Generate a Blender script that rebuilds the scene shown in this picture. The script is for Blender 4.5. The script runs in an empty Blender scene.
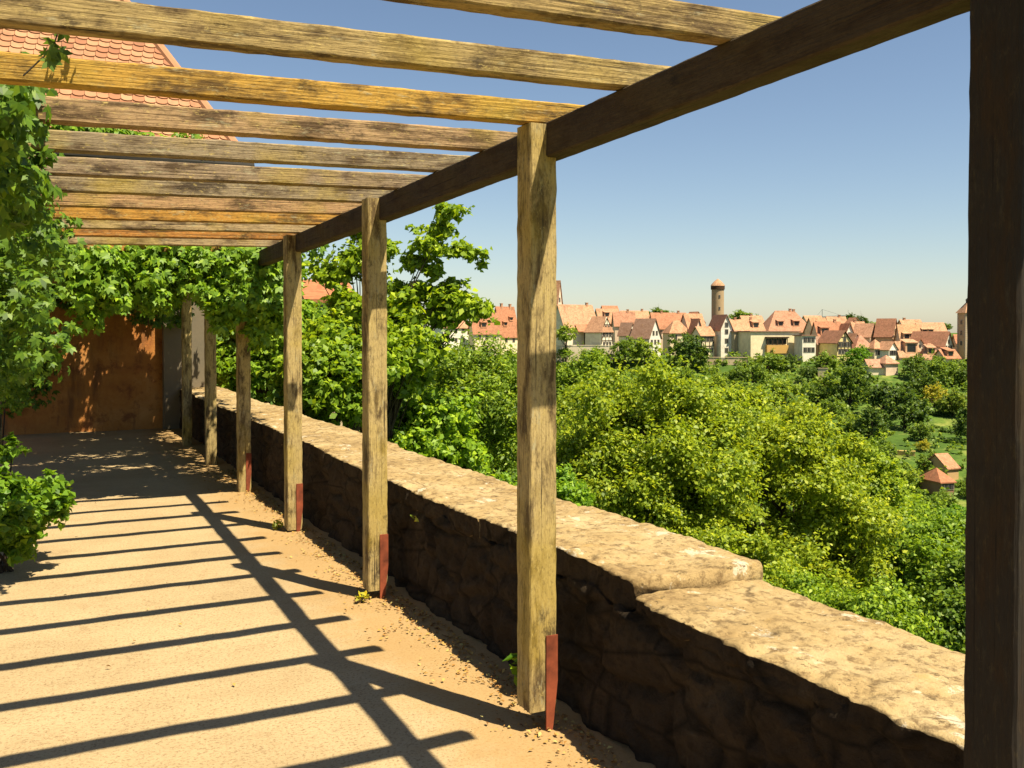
import bpy, math, random
import numpy as np
from mathutils import Vector, Matrix, noise

random.seed(7)
RNG = np.random.default_rng(11)
S = bpy.context.scene
C = S.collection
F, CX, CY = 947.0, 512.0, 346.5
YAW, PITCH, EYE = math.radians(26.3), math.radians(1.0), 1.6

# ------------------------------------------------------------------ helpers
def terrain(x, y):
    x = np.asarray(x, float); y = np.asarray(y, float)
    u = x - 2.6
    near = np.where(u < -.3, -.1, np.where(u < .1, -.1 - (u + .3) * 6.0, -2.5 - (u - .1) * .5))
    r = np.hypot(x, y)
    far = np.interp(r, [0, 125, 200, 312, 322, 350, 420, 600, 1500, 5000],
                    [-60, -43, -30, -12, -8.6, -7.4, -4, -3, -6, -8])
    z = np.maximum(np.maximum(near, far), -43)
    bump = np.sin(x * .11 + 1.3) * np.sin(y * .09 + .4) * .8 + np.sin(x * .031) * np.sin(y * .027) * 1.2
    return z + np.where((u > 8) & (z < -9), bump, 0)

def ray(px, py):
    v = Vector(((px - CX) / F, -(py - CY) / F, -1.0))
    rot = Matrix.Rotation(-YAW, 3, 'Z') @ Matrix.Rotation(math.pi / 2 - PITCH, 3, 'X')
    return rot @ v

def at(px, py, r):
    """the point seen at that place in the photograph, r metres away over the ground"""
    d = ray(px, py); k = r / math.hypot(d.x, d.y)
    return Vector((d.x * k, d.y * k, EYE + d.z * k))

def r_for(px, py, r0=110, r1=345):
    """how far away the hillside is where it shows at that place"""
    d = ray(px, py); h = math.hypot(d.x, d.y)
    for i in range(500):
        r = r0 + (r1-r0)*i/499; k = r/h
        if EYE + d.z*k <= float(terrain(d.x*k, d.y*k)): return r
    return r1

def link(o, parent=None):
    C.objects.link(o)
    if parent is not None: o.parent = parent
    return o

def mesh_np(name, verts, faces):
    """faces: (n,k) array, all the same vertex count"""
    verts = np.asarray(verts, np.float32); faces = np.asarray(faces, np.int32)
    me = bpy.data.meshes.new(name)
    me.vertices.add(len(verts)); me.vertices.foreach_set('co', verts.ravel())
    k = faces.shape[1]
    me.loops.add(faces.size); me.loops.foreach_set('vertex_index', faces.ravel())
    me.polygons.add(len(faces))
    me.polygons.foreach_set('loop_start', np.arange(0, faces.size, k, dtype=np.int32))
    me.polygons.foreach_set('loop_total', np.full(len(faces), k, np.int32))
    me.update(calc_edges=True)
    return me

class MB:
    """collects simple shapes into one mesh"""
    def __init__(s): s.v = []; s.f = []; s.m = []
    def add(s, vs, fs, mi=0):
        b = len(s.v); s.v += [tuple(p) for p in vs]; s.f += [tuple(b + i for i in f) for f in fs]; s.m += [mi] * len(fs)
    def box(s, x0, x1, y0, y1, z0, z1, mi=0):
        s.add([(x0,y0,z0),(x1,y0,z0),(x1,y1,z0),(x0,y1,z0),(x0,y0,z1),(x1,y0,z1),(x1,y1,z1),(x0,y1,z1)],
              [(3,2,1,0),(4,5,6,7),(0,1,5,4),(1,2,6,5),(2,3,7,6),(3,0,4,7)], mi)
    def prism(s, poly, axis, a, b, mi=0):
        """polygon in the plane across the axis, extruded from a to b"""
        n = len(poly)
        def P(p, t): return (p[0], t, p[1]) if axis == 'y' else ((t, p[0], p[1]) if axis == 'x' else (p[0], p[1], t))
        vs = [P(p, a) for p in poly] + [P(p, b) for p in poly]
        fs = [tuple(range(n)), tuple(range(2*n-1, n-1, -1))] + [(i, i+n, (i+1) % n + n, (i+1) % n) for i in range(n)]
        s.add(vs, fs, mi)
    def bar(s, p, q, t, mi=0):
        p = Vector(p); q = Vector(q); d = (q - p).normalized()
        a = d.cross(Vector((0, 0, 1))); a = a.normalized() if a.length > .01 else Vector((1, 0, 0)); b = d.cross(a)
        vs = []
        for e in (p, q):
            for i, j in ((-1,-1),(1,-1),(1,1),(-1,1)): vs.append(e + a*i*t/2 + b*j*t/2)
        s.add(vs, [(0,1,2,3),(7,6,5,4),(0,4,5,1),(1,5,6,2),(2,6,7,3),(3,7,4,0)], mi)
    def tube(s, pts, rad, n=7, mi=0):
        pts = [Vector(p) for p in pts]; rows = []; base = len(s.v)
        for i, p in enumerate(pts):
            d = (pts[min(i+1, len(pts)-1)] - pts[max(i-1, 0)]).normalized()
            a = d.cross(Vector((.31, .95, .05))); a.normalize(); b = d.cross(a)
            for k in range(n):
                t = 2*math.pi*k/n
                s.v.append(tuple(p + (a*math.cos(t) + b*math.sin(t)) * rad[i]))
        for i in range(len(pts)-1):
            for k in range(n):
                s.f.append((base+i*n+k, base+i*n+(k+1) % n, base+(i+1)*n+(k+1) % n, base+(i+1)*n+k)); s.m.append(mi)
    def lathe(s, prof, n=24, mi=0):
        base = len(s.v)
        for r, z in prof:
            for k in range(n):
                t = 2*math.pi*k/n; s.v.append((r*math.cos(t), r*math.sin(t), z))
        for i in range(len(prof)-1):
            for k in range(n):
                s.f.append((base+i*n+k, base+i*n+(k+1) % n, base+(i+1)*n+(k+1) % n, base+(i+1)*n+k)); s.m.append(mi)
    def mesh(s, name, mats):
        me = bpy.data.meshes.new(name); me.from_pydata(s.v, [], s.f)
        for m in (mats if isinstance(mats, (list, tuple)) else [mats]): me.materials.append(m)
        me.polygons.foreach_set('material_index', s.m); me.update()
        return me
    def obj(s, name, mats, parent=None, smooth=False, color=None):
        me = s.mesh(name, mats)
        if smooth: me.shade_smooth()
        o = link(bpy.data.objects.new(name, me), parent)
        if color: o.color = (*color, 1)
        return o

def tag(o, label=None, cat=None, group=None, kind=None):
    if label: o['label'] = label
    if cat: o['category'] = cat
    if group: o['group'] = group
    if kind: o['kind'] = kind
    return o

def thing(name, label, cat, loc=(0, 0, 0), rz=0, group=None):
    o = link(bpy.data.objects.new(name, None)); o.location = loc; o.rotation_euler = (0, 0, rz)
    return tag(o, label, cat, group)

# ------------------------------------------------------------------ materials
class MT:
    def __init__(s, name, rough=.85, spec=.3):
        s.m = bpy.data.materials.new(name); s.m.use_nodes = True
        s.t = s.m.node_tree; s.n = s.t.nodes; s.b = s.n['Principled BSDF']
        s.b.inputs['Roughness'].default_value = rough; s.b.inputs['Specular IOR Level'].default_value = spec
    def new(s, t, **kw):
        n = s.n.new(t)
        for k, v in kw.items(): setattr(n, k, v)
        return n
    def ln(s, a, b): s.t.links.new(a, b)
    def coord(s, scale=(1, 1, 1), which='Object', rnd=False):
        tc = s.new('ShaderNodeTexCoord'); mp = s.new('ShaderNodeMapping'); mp.inputs['Scale'].default_value = scale
        s.ln(tc.outputs[which], mp.inputs['Vector'])
        if rnd:
            oi = s.new('ShaderNodeObjectInfo'); mul = s.new('ShaderNodeMath', operation='MULTIPLY'); mul.inputs[1].default_value = 57.0
            s.ln(oi.outputs['Random'], mul.inputs[0]); cb = s.new('ShaderNodeCombineXYZ')
            for i in range(3): s.ln(mul.outputs[0], cb.inputs[i])
            s.ln(cb.outputs[0], mp.inputs['Location'])
        return mp.outputs[0]
    def noise(s, vec, scale, detail=4, rough=.6, dist=0):
        n = s.new('ShaderNodeTexNoise'); n.inputs['Scale'].default_value = scale; n.inputs['Detail'].default_value = detail
        n.inputs['Roughness'].default_value = rough; n.inputs['Distortion'].default_value = dist
        s.ln(vec, n.inputs['Vector']); return n.outputs['Fac']
    def voro(s, vec, scale, feature='F1', out='Distance'):
        n = s.new('ShaderNodeTexVoronoi', feature=feature); n.inputs['Scale'].default_value = scale
        s.ln(vec, n.inputs['Vector']); return n.outputs[out]
    def ramp(s, fac, stops):
        r = s.new('ShaderNodeValToRGB'); e = r.color_ramp.elements
        while len(e) < len(stops): e.new(.5)
        for i, (p, c) in enumerate(stops):
            e[i].position = p; e[i].color = (*(c if isinstance(c, tuple) else (c, c, c)), 1)
        s.ln(fac, r.inputs[0]); return r.outputs[0]
    def mix(s, fac, a, b, blend='MIX'):
        n = s.new('ShaderNodeMix', data_type='RGBA', blend_type=blend)
        for v, i in ((fac, 0), (a, 6), (b, 7)):
            if hasattr(v, 'links'): s.ln(v, n.inputs[i])
            elif isinstance(v, tuple): n.inputs[i].default_value = (*v, 1)
            else: n.inputs[i].default_value = v
        return n.outputs[2]
    def ocol(s): return s.new('ShaderNodeObjectInfo').outputs['Color']
    def base(s, c, k=.57):
        if k != 1: c = s.mix(1.0, c, (k, k, k), 'MULTIPLY')
        if isinstance(c, tuple): s.b.inputs['Base Color'].default_value = (*c, 1)
        else: s.ln(c, s.b.inputs['Base Color'])
    def bump(s, h, strength=.4, dist=.01, prev=None):
        b = s.new('ShaderNodeBump'); b.inputs['Strength'].default_value = strength; b.inputs['Distance'].default_value = dist
        s.ln(h, b.inputs['Height'])
        if prev is not None: s.ln(prev, b.inputs['Normal'])
        s.ln(b.outputs[0], s.b.inputs['Normal']); return b.outputs[0]

def wood_mat(name='weathered_wood', lichen=1.0):
    m = MT(name, .85, .25)
    g = m.coord((3.2, 46, 46), rnd=True); w = m.coord((1, 1, 1), rnd=True); s = m.coord((3.5, 14, 14), rnd=True)
    grain = m.noise(g, 3.2, 7, .68, .5); blot = m.noise(s, 1.1, 6, .65, .3); big = m.noise(w, 2.1, 3, .55)
    c = m.mix(m.ramp(grain, [(.30, 0.0), (.55, 1.0)]), m.mix(.45, m.ocol(), (.07, .04, .018)), m.ocol())
    c = m.mix(m.ramp(blot, [(.48, 0.0), (.62, .85)]), c, (.10, .055, .022))              # brown weathering
    c = m.mix(m.ramp(m.noise(s, 2.4, 8, .75), [(.57, 0.0), (.68, .75*lichen)]), c, (.62, .56, .34))   # pale lichen
    c = m.mix(m.ramp(big, [(.53, 0.0), (.68, .5*lichen)]), c, (.66, .46, .06))                # yellow lichen bloom
    c = m.mix(m.ramp(m.noise(m.coord((7, 13, 13), rnd=True), 6, 6, .75), [(.35, .6), (.5, 0.0)]), c, m.mix(.75, c, (.05, .03, .015)))
    c = m.mix(m.ramp(m.noise(m.coord((1.6, 3, 3), rnd=True), 2.2, 6, .72), [(.58, 0.0), (.66, .75)]), c, (.055, .036, .02))
    c = m.mix(m.ramp(m.noise(m.coord((9, 22, 22), rnd=True), 3, 6, .8), [(.56, 0.0), (.66, .8*lichen)]), c, (.80, .60, .20))
    crack = m.noise(m.coord((.8, 60, 60), rnd=True), 2.0, 3, .5)
    c = m.mix(m.ramp(crack, [(.30, .85), (.36, 0.0)]), c, (.025, .016, .01))
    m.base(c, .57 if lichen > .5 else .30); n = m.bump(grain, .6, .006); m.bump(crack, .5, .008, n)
    return m.m

def plaster_mat(name='painted_plaster'):
    m = MT(name, .9, .2); w = m.coord((1, 1, 1), rnd=True)
    d = m.noise(w, .55, 5, .65); c = m.mix(m.ramp(d, [(.35, .55), (.7, 0.0)]), m.ocol(), (.30, .21, .12))
    m.base(m.mix(.7, m.ocol(), c), 1); m.bump(m.noise(w, 14, 5), .3, .01); return m.m

def old_plaster_mat():
    m = MT('old_ochre_plaster', .92, .15); w = m.coord()
    n = m.noise(w, 1.1, 8, .72); c = m.ramp(n, [(.3, (.34, .12, .035)), (.5, (.50, .21, .055)), (.68, (.60, .30, .10))])
    c = m.mix(m.ramp(m.noise(w, 2.7, 8, .75), [(.53, 0.0), (.62, .8)]), c, (.22, .085, .035))
    c = m.mix(m.ramp(m.noise(m.coord((2.2, 2.2, .35)), 2.0, 7, .7), [(.52, 0.0), (.66, .7)]), c, (.15, .075, .04))
    m.base(c, .85); m.bump(m.noise(w, 11, 7, .7), .7, .02); return m.m

def roof_mat():
    m = MT('clay_roof', .85, .25); w = m.coord((1, 1, 1), rnd=True)
    fine = m.voro(w, 3.2, out='Color'); sx = m.new('ShaderNodeSeparateColor'); m.ln(fine, sx.inputs[0])
    c = m.mix(m.ramp(sx.outputs[0], [(0, 0.0), (1, .45)]), m.ocol(), (.16, .07, .035))
    c = m.mix(m.ramp(m.noise(w, .45, 5, .7), [(.5, 0.0), (.72, .7)]), c, (.20, .10, .05))
    c = m.mix(m.ramp(m.noise(w, 1.3, 4, .7), [(.58, 0.0), (.72, .5)]), c, (.62, .36, .18))
    m.base(c, .72); m.bump(m.noise(w, 5, 3), .4, .06); return m.m

def tile_mat():
    m = MT('beaver_tail_tiles', .8, .3); g = m.new('ShaderNodeNewGeometry')
    c = m.ramp(g.outputs['Random Per Island'], [(0, (.44, .18, .09)), (.45, (.62, .28, .14)), (.8, (.70, .36, .19)), (1, (.52, .24, .13))])
    w = m.coord(); c = m.mix(m.ramp(m.noise(w, 3, 6, .7), [(.55, 0.0), (.72, .6)]), c, (.24, .13, .07))
    m.base(c); m.bump(m.noise(w, 30, 4), .3, .004); return m.m

def leaf_mat():
    m = MT('leaf', .5, .35); g = m.new('ShaderNodeNewGeometry'); R = g.outputs['Random Per Island']
    k = m.ramp(R, [(0, (.42, .52, .55)), (.35, (.85, .88, .8)), (.75, (1.12, 1.08, .9)), (1, (1.75, 1.45, .9))])
    w = m.coord((1, 1, 1), rnd=True); c = m.mix(1.0, m.mix(1.0, m.ocol(), k, 'MULTIPLY'), (1.5, 1.42, 1.3), 'MULTIPLY')
    m.base(c, 1)
    tr = m.new('ShaderNodeBsdfTranslucent'); tc = m.mix(1.0, c, (1.25, 1.2, .6), 'MULTIPLY'); m.ln(tc, tr.inputs['Color'])
    mx = m.new('ShaderNodeMixShader'); mx.inputs[0].default_value = .44
    m.ln(m.b.outputs[0], mx.inputs[1]); m.ln(tr.outputs[0], mx.inputs[2])
    m.ln(mx.outputs[0], m.n['Material Output'].inputs['Surface']); return m.m

def bark_mat():
    m = MT('bark', .95, .15); w = m.coord((6, 6, 1.2)); n = m.noise(w, 2.5, 6, .7)
    m.base(m.ramp(n, [(.3, (.035, .025, .016)), (.7, (.16, .12, .08))])); m.bump(n, .8, .03); return m.m

def stone_mat():
    m = MT('rubble_stone', .95, .15); w = m.coord()
    n = m.noise(w, 2.2, 8, .68, .2); sp = m.noise(w, 22, 6, .7); b = m.noise(w, 6.5, 7, .7)
    c = m.ramp(n, [(.30, (.36, .235, .10)), (.5, (.58, .41, .19)), (.68, (.72, .55, .30))])
    c = m.mix(m.ramp(sp, [(.36, .75), (.5, 0.0)]), c, (.17, .10, .045))
    c = m.mix(m.ramp(m.noise(m.coord((1, 1, 1)), 9, 8, .8), [(.57, 0.0), (.66, .6)]), c, (.16, .11, .06))
    c = m.mix(m.ramp(m.noise(m.coord((1.25, .8, 1)), 5.2, 11, .74), [(.59, 0.0), (.62, .75)]), c, (.88, .77, .58))     # pale lichen crusts
    c = m.mix(m.ramp(m.noise(m.coord((1, 1, 1)), 11, 10, .78), [(.62, 0.0), (.65, .7)]), c, (.82, .72, .55))
    c = m.mix(m.ramp(m.noise(w, 17, 8, .8), [(.585, 0.0), (.62, .8)]), c, (.10, .065, .03))                           # dark grime and pits
    wp = m.mix(.06, m.coord((1.3, .8, 1)), m.noise(w, 7, 6, .7))
    cr = m.ramp(m.voro(wp, 2.1, 'DISTANCE_TO_EDGE'), [(0.0, .9), (.018, 0.0)]); c = m.mix(m.mix(1.0, cr, m.ramp(m.noise(w, 1.7, 3, .5), [(.5, 0.0), (.6, 1.0)]), 'MULTIPLY'), c, (.12, .08, .04))
    c = m.mix(m.ramp(b, [(.60, 0.0), (.70, .6)]), c, (.60, .38, .13))                                               # ochre lichen
    m.base(c); x = m.bump(sp, .8, .012); x = m.bump(m.noise(w, 60, 4, .7), .5, .004, x); m.bump(b, .5, .03, x); return m.m

def shade_stone_mat():  # grimy rubble, darkened further: the wall face's shade is put into the colour
    m = MT('rubble_painted_shade', .95, .15); w = m.coord((1, 1, 1.3))
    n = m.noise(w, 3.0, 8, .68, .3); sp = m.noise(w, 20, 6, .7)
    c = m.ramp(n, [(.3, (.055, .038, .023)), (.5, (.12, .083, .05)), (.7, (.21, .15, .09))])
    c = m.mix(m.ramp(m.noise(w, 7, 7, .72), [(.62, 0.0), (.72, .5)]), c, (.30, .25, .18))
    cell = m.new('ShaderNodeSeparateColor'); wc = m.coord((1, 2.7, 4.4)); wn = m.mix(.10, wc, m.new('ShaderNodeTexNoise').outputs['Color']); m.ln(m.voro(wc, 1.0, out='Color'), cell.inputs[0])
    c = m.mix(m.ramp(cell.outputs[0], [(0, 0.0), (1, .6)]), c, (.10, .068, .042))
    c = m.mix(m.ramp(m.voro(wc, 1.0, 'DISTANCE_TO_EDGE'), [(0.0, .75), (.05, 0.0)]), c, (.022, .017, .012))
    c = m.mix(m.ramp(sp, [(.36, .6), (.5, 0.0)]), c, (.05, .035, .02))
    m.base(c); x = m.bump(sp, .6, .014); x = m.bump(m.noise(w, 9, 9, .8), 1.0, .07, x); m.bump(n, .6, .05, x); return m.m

def path_mat():
    m = MT('sandy_path', .95, .15); w = m.coord()
    big = m.noise(w, 1.1, 8, .7); g = m.noise(w, 70, 4, .75); p = m.noise(w, 190, 2, .6)
    c = m.ramp(big, [(.3, (.50, .36, .19)), (.5, (.61, .45, .245)), (.7, (.69, .52, .295))])
    c = m.mix(m.ramp(g, [(.34, .75), (.50, 0.0)]), c, (.27, .165, .08))
    c = m.mix(m.ramp(m.voro(w, 26), [(.0, .5), (.16, 0.0)]), c, (.30, .20, .11))
    c = m.mix(m.ramp(m.noise(w, 2.3, 7, .75), [(.56, 0.0), (.68, .45)]), c, (.36, .23, .11))
    c = m.mix(m.ramp(p, [(.6, 0.0), (.72, .5)]), c, (.80, .68, .47))
    # trodden earth along the foot of the parapet
    sx = m.new('ShaderNodeSeparateXYZ'); m.ln(w, sx.inputs[0])
    ad = m.new('ShaderNodeMath', operation='MULTIPLY_ADD'); ad.inputs[1].default_value = .9; m.ln(m.noise(w, 3.2, 6, .7), ad.inputs[0]); m.ln(sx.outputs[0], ad.inputs[2])
    c = m.mix(m.ramp(ad.outputs[0], [(0.0, 0.0), (1.0, 1.0)]), c, c)
    e = m.new('ShaderNodeMapRange'); e.inputs[1].default_value = 1.72; e.inputs[2].default_value = 2.02; e.inputs[4].default_value = .6
    m.ln(ad.outputs[0], e.inputs[0]); c = m.mix(e.outputs[0], c, (.54, .32, .115))
    m.base(c); x = m.bump(g, .35, .004); m.bump(p, .3, .002, x); return m.m

def land_mat():
    m = MT('hill_grass', .95, .1); w = m.coord()
    c = m.ramp(m.noise(w, .035, 6, .7), [(.35, (.045, .085, .015)), (.55, (.085, .15, .022)), (.7, (.15, .19, .035))])
    c = m.mix(m.ramp(m.noise(w, .5, 5, .7), [(.4, .6), (.6, 0.0)]), c, (.04, .07, .014))
    c = m.mix(m.ramp(m.noise(w, .16, 6, .75), [(.52, 0.0), (.66, .8)]), c, (.24, .25, .06))
    m.base(c, .95); m.bump(m.noise(w, 1.2, 4), .6, .3); return m.m

def flat_mat(name, c, rough=.8, spec=.3, var=.0, scale=4):
    m = MT(name, rough, spec); w = m.coord((1, 1, 1), rnd=True); n = m.noise(w, scale, 5, .65)
    m.base(m.ramp(n, [(.3, tuple(x*(1-var) for x in c)), (.7, tuple(min(1, x*(1+var)) for x in c))])); return m.m

M_OLDP = old_plaster_mat()
M_SHADE_WOOD = wood_mat('beam_wood_painted_shade', .12)  # darker copy of the wood: shade put into the colour of beam and near posts
M_WOOD, M_PLAS, M_ROOF, M_TILE, M_LEAF, M_BARK = wood_mat(), plaster_mat(), roof_mat(), tile_mat(), leaf_mat(), bark_mat()
M_STONE, M_SHADE_STONE, M_PATH, M_LAND = stone_mat(), shade_stone_mat(), path_mat(), land_mat()
M_RED = flat_mat('red_oxide_paint', (.36, .085, .035), .75, .3, .55, 9)
M_TIMB = flat_mat('dark_timber', (.10, .055, .03), .85, .2, .3)
M_PANE = flat_mat('window_pane', (.035, .035, .04), .15, .5, .2)
M_FRAME = flat_mat('window_frame', (.55, .48, .38), .6)
M_METAL = flat_mat('dark_metal', (.05, .045, .04), .85, .2, .2)
M_STEEL = flat_mat('crane_steel', (.35, .36, .36), .5, .4, .1)
M_LITT = MT('dry_leaf', .8, .2)
_g = M_LITT.new('ShaderNodeNewGeometry')
M_LITT.base(M_LITT.ramp(_g.outputs['Random Per Island'], [(0, (.25, .12, .04)), (.4, (.55, .28, .07)), (.75, (.75, .46, .12)), (1, (.65, .55, .2))]))
M_LITT = M_LITT.m

# ------------------------------------------------------------------ leaves
def unit(a): return a / np.maximum(np.linalg.norm(a, axis=1, keepdims=True), 1e-6)
def sphere(n): return unit(RNG.normal(size=(n, 3)))

def leaf_quads(P, N, size, aspect=.62, droop=.35, jit=.35):
    """one folded diamond leaf at each P, facing about N"""
    n = len(P); L = size * (1 + jit * RNG.uniform(-1, 1, (n, 1)))
    t = RNG.normal(size=(n, 3)); t[:, 2] -= droop; t = unit(t - N * np.sum(t * N, 1, keepdims=True)); b = np.cross(N, t)
    W = L * aspect * .5
    v = np.empty((n, 4, 3)); v[:, 0] = P - t*L*.5; v[:, 2] = P + t*L*.5 - N*L*.10
    v[:, 1] = P + b*W + N*L*.13 - t*L*.06; v[:, 3] = P - b*W + N*L*.13 - t*L*.06
    return v.reshape(-1, 3)

def palm_leaves(P, N, size):
    """five leaflets spread like a hand: a creeper leaf"""
    n = len(P); t = RNG.normal(size=(n, 3)); t[:, 2] -= 1.0; t = unit(t - N * np.sum(t * N, 1, keepdims=True)); b = np.cross(N, t)
    out = []
    sc = size * RNG.uniform(.6, 1.25, (n, 1))
    for a, l in ((-1.5, .62), (-.75, .9), (0, 1.0), (.75, .9), (1.5, .62)):
        d = t*math.cos(a) + b*math.sin(a); s = np.cross(N, d); L = sc*l
        v = np.empty((n, 4, 3)); v[:, 0] = P; v[:, 2] = P + d*L - N*L*.18
        v[:, 1] = P + d*L*.55 + s*L*.22 + N*L*.05; v[:, 3] = P + d*L*.55 - s*L*.22 + N*L*.05
        out.append(v)
    return np.stack(out, 1).reshape(-1, 3)

def leaf_obj(name, verts, color, parent=None, mat=None):
    n = len(verts) // 4
    me = mesh_np(name, verts, np.arange(n*4).reshape(-1, 4)); me.materials.append(mat or M_LEAF)
    o = link(bpy.data.objects.new(name, me), parent); o.color = (*color, 1); return o

def clump_points(cen, rad, n, flat=.8, inner=.5):
    """leaves gathered in short sprays that stick out of the clump"""
    k = max(3, n // 14); d = sphere(k); d[:, 2] = d[:, 2]*.9 + .12; d = unit(d)
    ln = rad * RNG.uniform(.45, 1.0, (k, 1))*(1 + .7*(RNG.uniform(0, 1, (k, 1)) > .8)); w = RNG.integers(0, k, n); t = RNG.uniform(.35, 1.0, (n, 1))**.7
    P = d[w]*ln[w]*t + RNG.normal(size=(n, 3))*rad*.13; P = cen + P*np.array([1, 1, flat])
    N = unit(d[w]*.5 + np.array([0, 0, .55]) + RNG.normal(size=(n, 3))*.5)
    return P, N

def crown(cen, radii, nclump, nleaf, size, crad=(.26, .42), low=-.55, shell=(.5, .86), aspect=.62, extra=()):
    """clumps of leaves through an ellipsoid; returns leaf vertices and clump centres"""
    cen = np.array(cen, float); radii = np.array(radii, float); cl = []
    while len(cl) < nclump:
        d = sphere(1)[0]
        if d[2] < low: continue
        cl.append((cen + d*radii*RNG.uniform(*shell), radii.min()*RNG.uniform(*crad)))
    cl += [(np.array(c, float), r) for c, r in extra]
    tot = sum(r*r for _, r in cl); V = []
    for c, r in cl:
        P, N = clump_points(c, r, max(8, int(nleaf*r*r/tot)))
        V.append(leaf_quads(P, N, size, aspect))
    return np.concatenate(V), cl

def trunk_mb(base, top, cl, r0, nlimb=10):
    mb = MB(); base = Vector(base); top = Vector(top); h = top - base; pts = []; rad = []
    for i in range(8):
        t = i/7; w = r0*.9*math.sin(t*5+base.x); pts.append(base + h*t + Vector((w*t, w*.6*t, 0))); rad.append(r0*(1 - .72*t) * (1.25 if i == 0 else 1))
    mb.tube(pts, rad, 9)
    for c, r in sorted(cl, key=lambda q: -q[1])[:nlimb]:
        c = Vector(c); t = min(.95, max(.3, (c.z - base.z)/max(h.z, .1) - .28)); k = min(6, int(t*7)); p = pts[k]
        mid = p.lerp(c, .5) + Vector((0, 0, -.08*(c-p).length)); rr = rad[k]*.5
        mb.tube([p, p.lerp(mid, .6), mid, c], [rr, rr*.75, rr*.55, rr*.15], 6)
        for _ in range(3):
            e = c + Vector(sphere(1)[0])*r*.8; mb.tube([mid, mid.lerp(e, .6) + Vector((0, 0, .04*r)), e], [rr*.4, rr*.25, rr*.06], 5)
    return mb

def tree(name, label, cx, cy, wx, hy, r, nclump, nleaf, leaf, color, r0=.18, crad=(.26, .42), low=-.55, group=None, extra=(), shell=(.5, .86), deep=1.0, cat='tree', aspect=.62):
    """crown centred where it stands in the world; half width and half height given as they appear"""
    c = at(cx, cy, r); d = ray(cx, cy); zc = r * (-(d.normalized() @ Vector((0, 0, 0))) if False else 1) * math.cos(math.atan2(d.x, d.y) - YAW)
    rx = wx*zc/F; rz = hy*zc/F; g = float(terrain(c.x, c.y)); base = Vector((c.x, c.y, g - .2))
    t = thing(name, label, cat, base, 0, group)
    ex = []
    for (px, py, rp, dr) in extra:
        q = at(px, py, r + dr) - base; ex.append((tuple(q), rp*1.25*zc/F))
    V, cl = crown(c - base, (rx, rx*deep, rz), nclump, nleaf, leaf, crad, low, shell, aspect, ex)
    leaf_obj('crown', V, color, t)
    trunk_mb((0, 0, 0), c - base + Vector((0, 0, rz*.35)), cl, r0, 12 + len(ex)).obj('trunk', M_BARK, t, True)
    return t

# ------------------------------------------------------------------ world, sun, camera
w = bpy.data.worlds.new('World'); S.world = w; w.use_nodes = True
SUN = Vector((.57, -1.13, 2.35)).normalized(); EL = math.asin(SUN.z)
nt = w.node_tree; sky = nt.nodes.new('ShaderNodeTexSky'); sky.sky_type = 'NISHITA'; sky.sun_disc = False
sky.sun_elevation = EL; sky.sun_rotation = math.atan2(SUN.x, SUN.y); sky.altitude = 0; sky.air_density = .97; sky.dust_density = .4; sky.ozone_density = .6
bg = nt.nodes['Background']; bg.inputs['Strength'].default_value = .055; nt.links.new(sky.outputs[0], bg.inputs['Color'])
sl = bpy.data.lights.new('sun', 'SUN'); sl.energy = 5.0; sl.angle = math.radians(.5); sl.color = (1, .89, .66)
so = link(bpy.data.objects.new('sun', sl)); so.rotation_euler = SUN.to_track_quat('Z', 'Y').to_euler(); so.location = (0, 0, 30)
cam = bpy.data.cameras.new('camera'); cam.sensor_width = 36; cam.lens = F/1024*36; cam.clip_end = 9000; cam.clip_start = .02; cam.shift_y = -37.5/1024
co = link(bpy.data.objects.new('camera', cam)); co.location = (0, 0, EYE); co.rotation_euler = (math.pi/2 - PITCH, 0, -YAW); S.camera = co
S.view_settings.view_transform = 'Standard'; S.view_settings.look = 'None'; S.view_settings.gamma = 1; S.view_settings.exposure = 1.14
S.cycles.max_bounces = 8; S.cycles.transparent_max_bounces = 4

# ------------------------------------------------------------------ ground
def build_ground():
    rs = np.concatenate([[0], np.geomspace(1.0, 60, 90), np.geomspace(62, 500, 130), np.geomspace(520, 3100, 18)])
    an = np.concatenate([np.linspace(-.35, 1.25, 200), np.linspace(1.30, 2*math.pi - .40, 56)])
    RR, AA = np.meshgrid(rs, an, indexing='ij'); X = RR*np.sin(AA); Y = RR*np.cos(AA); Z = terrain(X, Y)
    n, k = RR.shape; idx = np.arange(n*k).reshape(n, k)
    a = idx[:-1]; b = idx[1:]; q = np.stack([a, np.roll(a, -1, 1), np.roll(b, -1, 1), b], -1).reshape(-1, 4)
    me = mesh_np('terrain', np.stack([X, Y, Z], -1).reshape(-1, 3), q[:, ::-1]); me.materials.append(M_LAND); me.shade_smooth()
    tag(link(bpy.data.objects.new('terrain', me)), kind='structure')
    xs = np.concatenate([np.linspace(-6, -.6, 12), np.linspace(-.5, 2.2, 60)]); ys = np.linspace(-4, 16.6, 220)
    X, Y = np.meshgrid(xs, ys, indexing='ij')
    Z = np.array([[noise.noise(Vector((x*1.3, y*1.3, 0)))*.010 + noise.noise(Vector((x*5, y*5, 3)))*.004 + max(0, x-1.62)*.03 for y in ys] for x in xs])
    n, k = X.shape; idx = np.arange(n*k).reshape(n, k)
    q = np.stack([idx[:-1, :-1], idx[1:, :-1], idx[1:, 1:], idx[:-1, 1:]], -1).reshape(-1, 4)
    me = mesh_np('path', np.stack([X, Y, Z], -1).reshape(-1, 3), q); me.materials.append(M_PATH); me.shade_smooth()
    tag(link(bpy.data.objects.new('path', me)), kind='structure')
build_ground()

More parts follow.
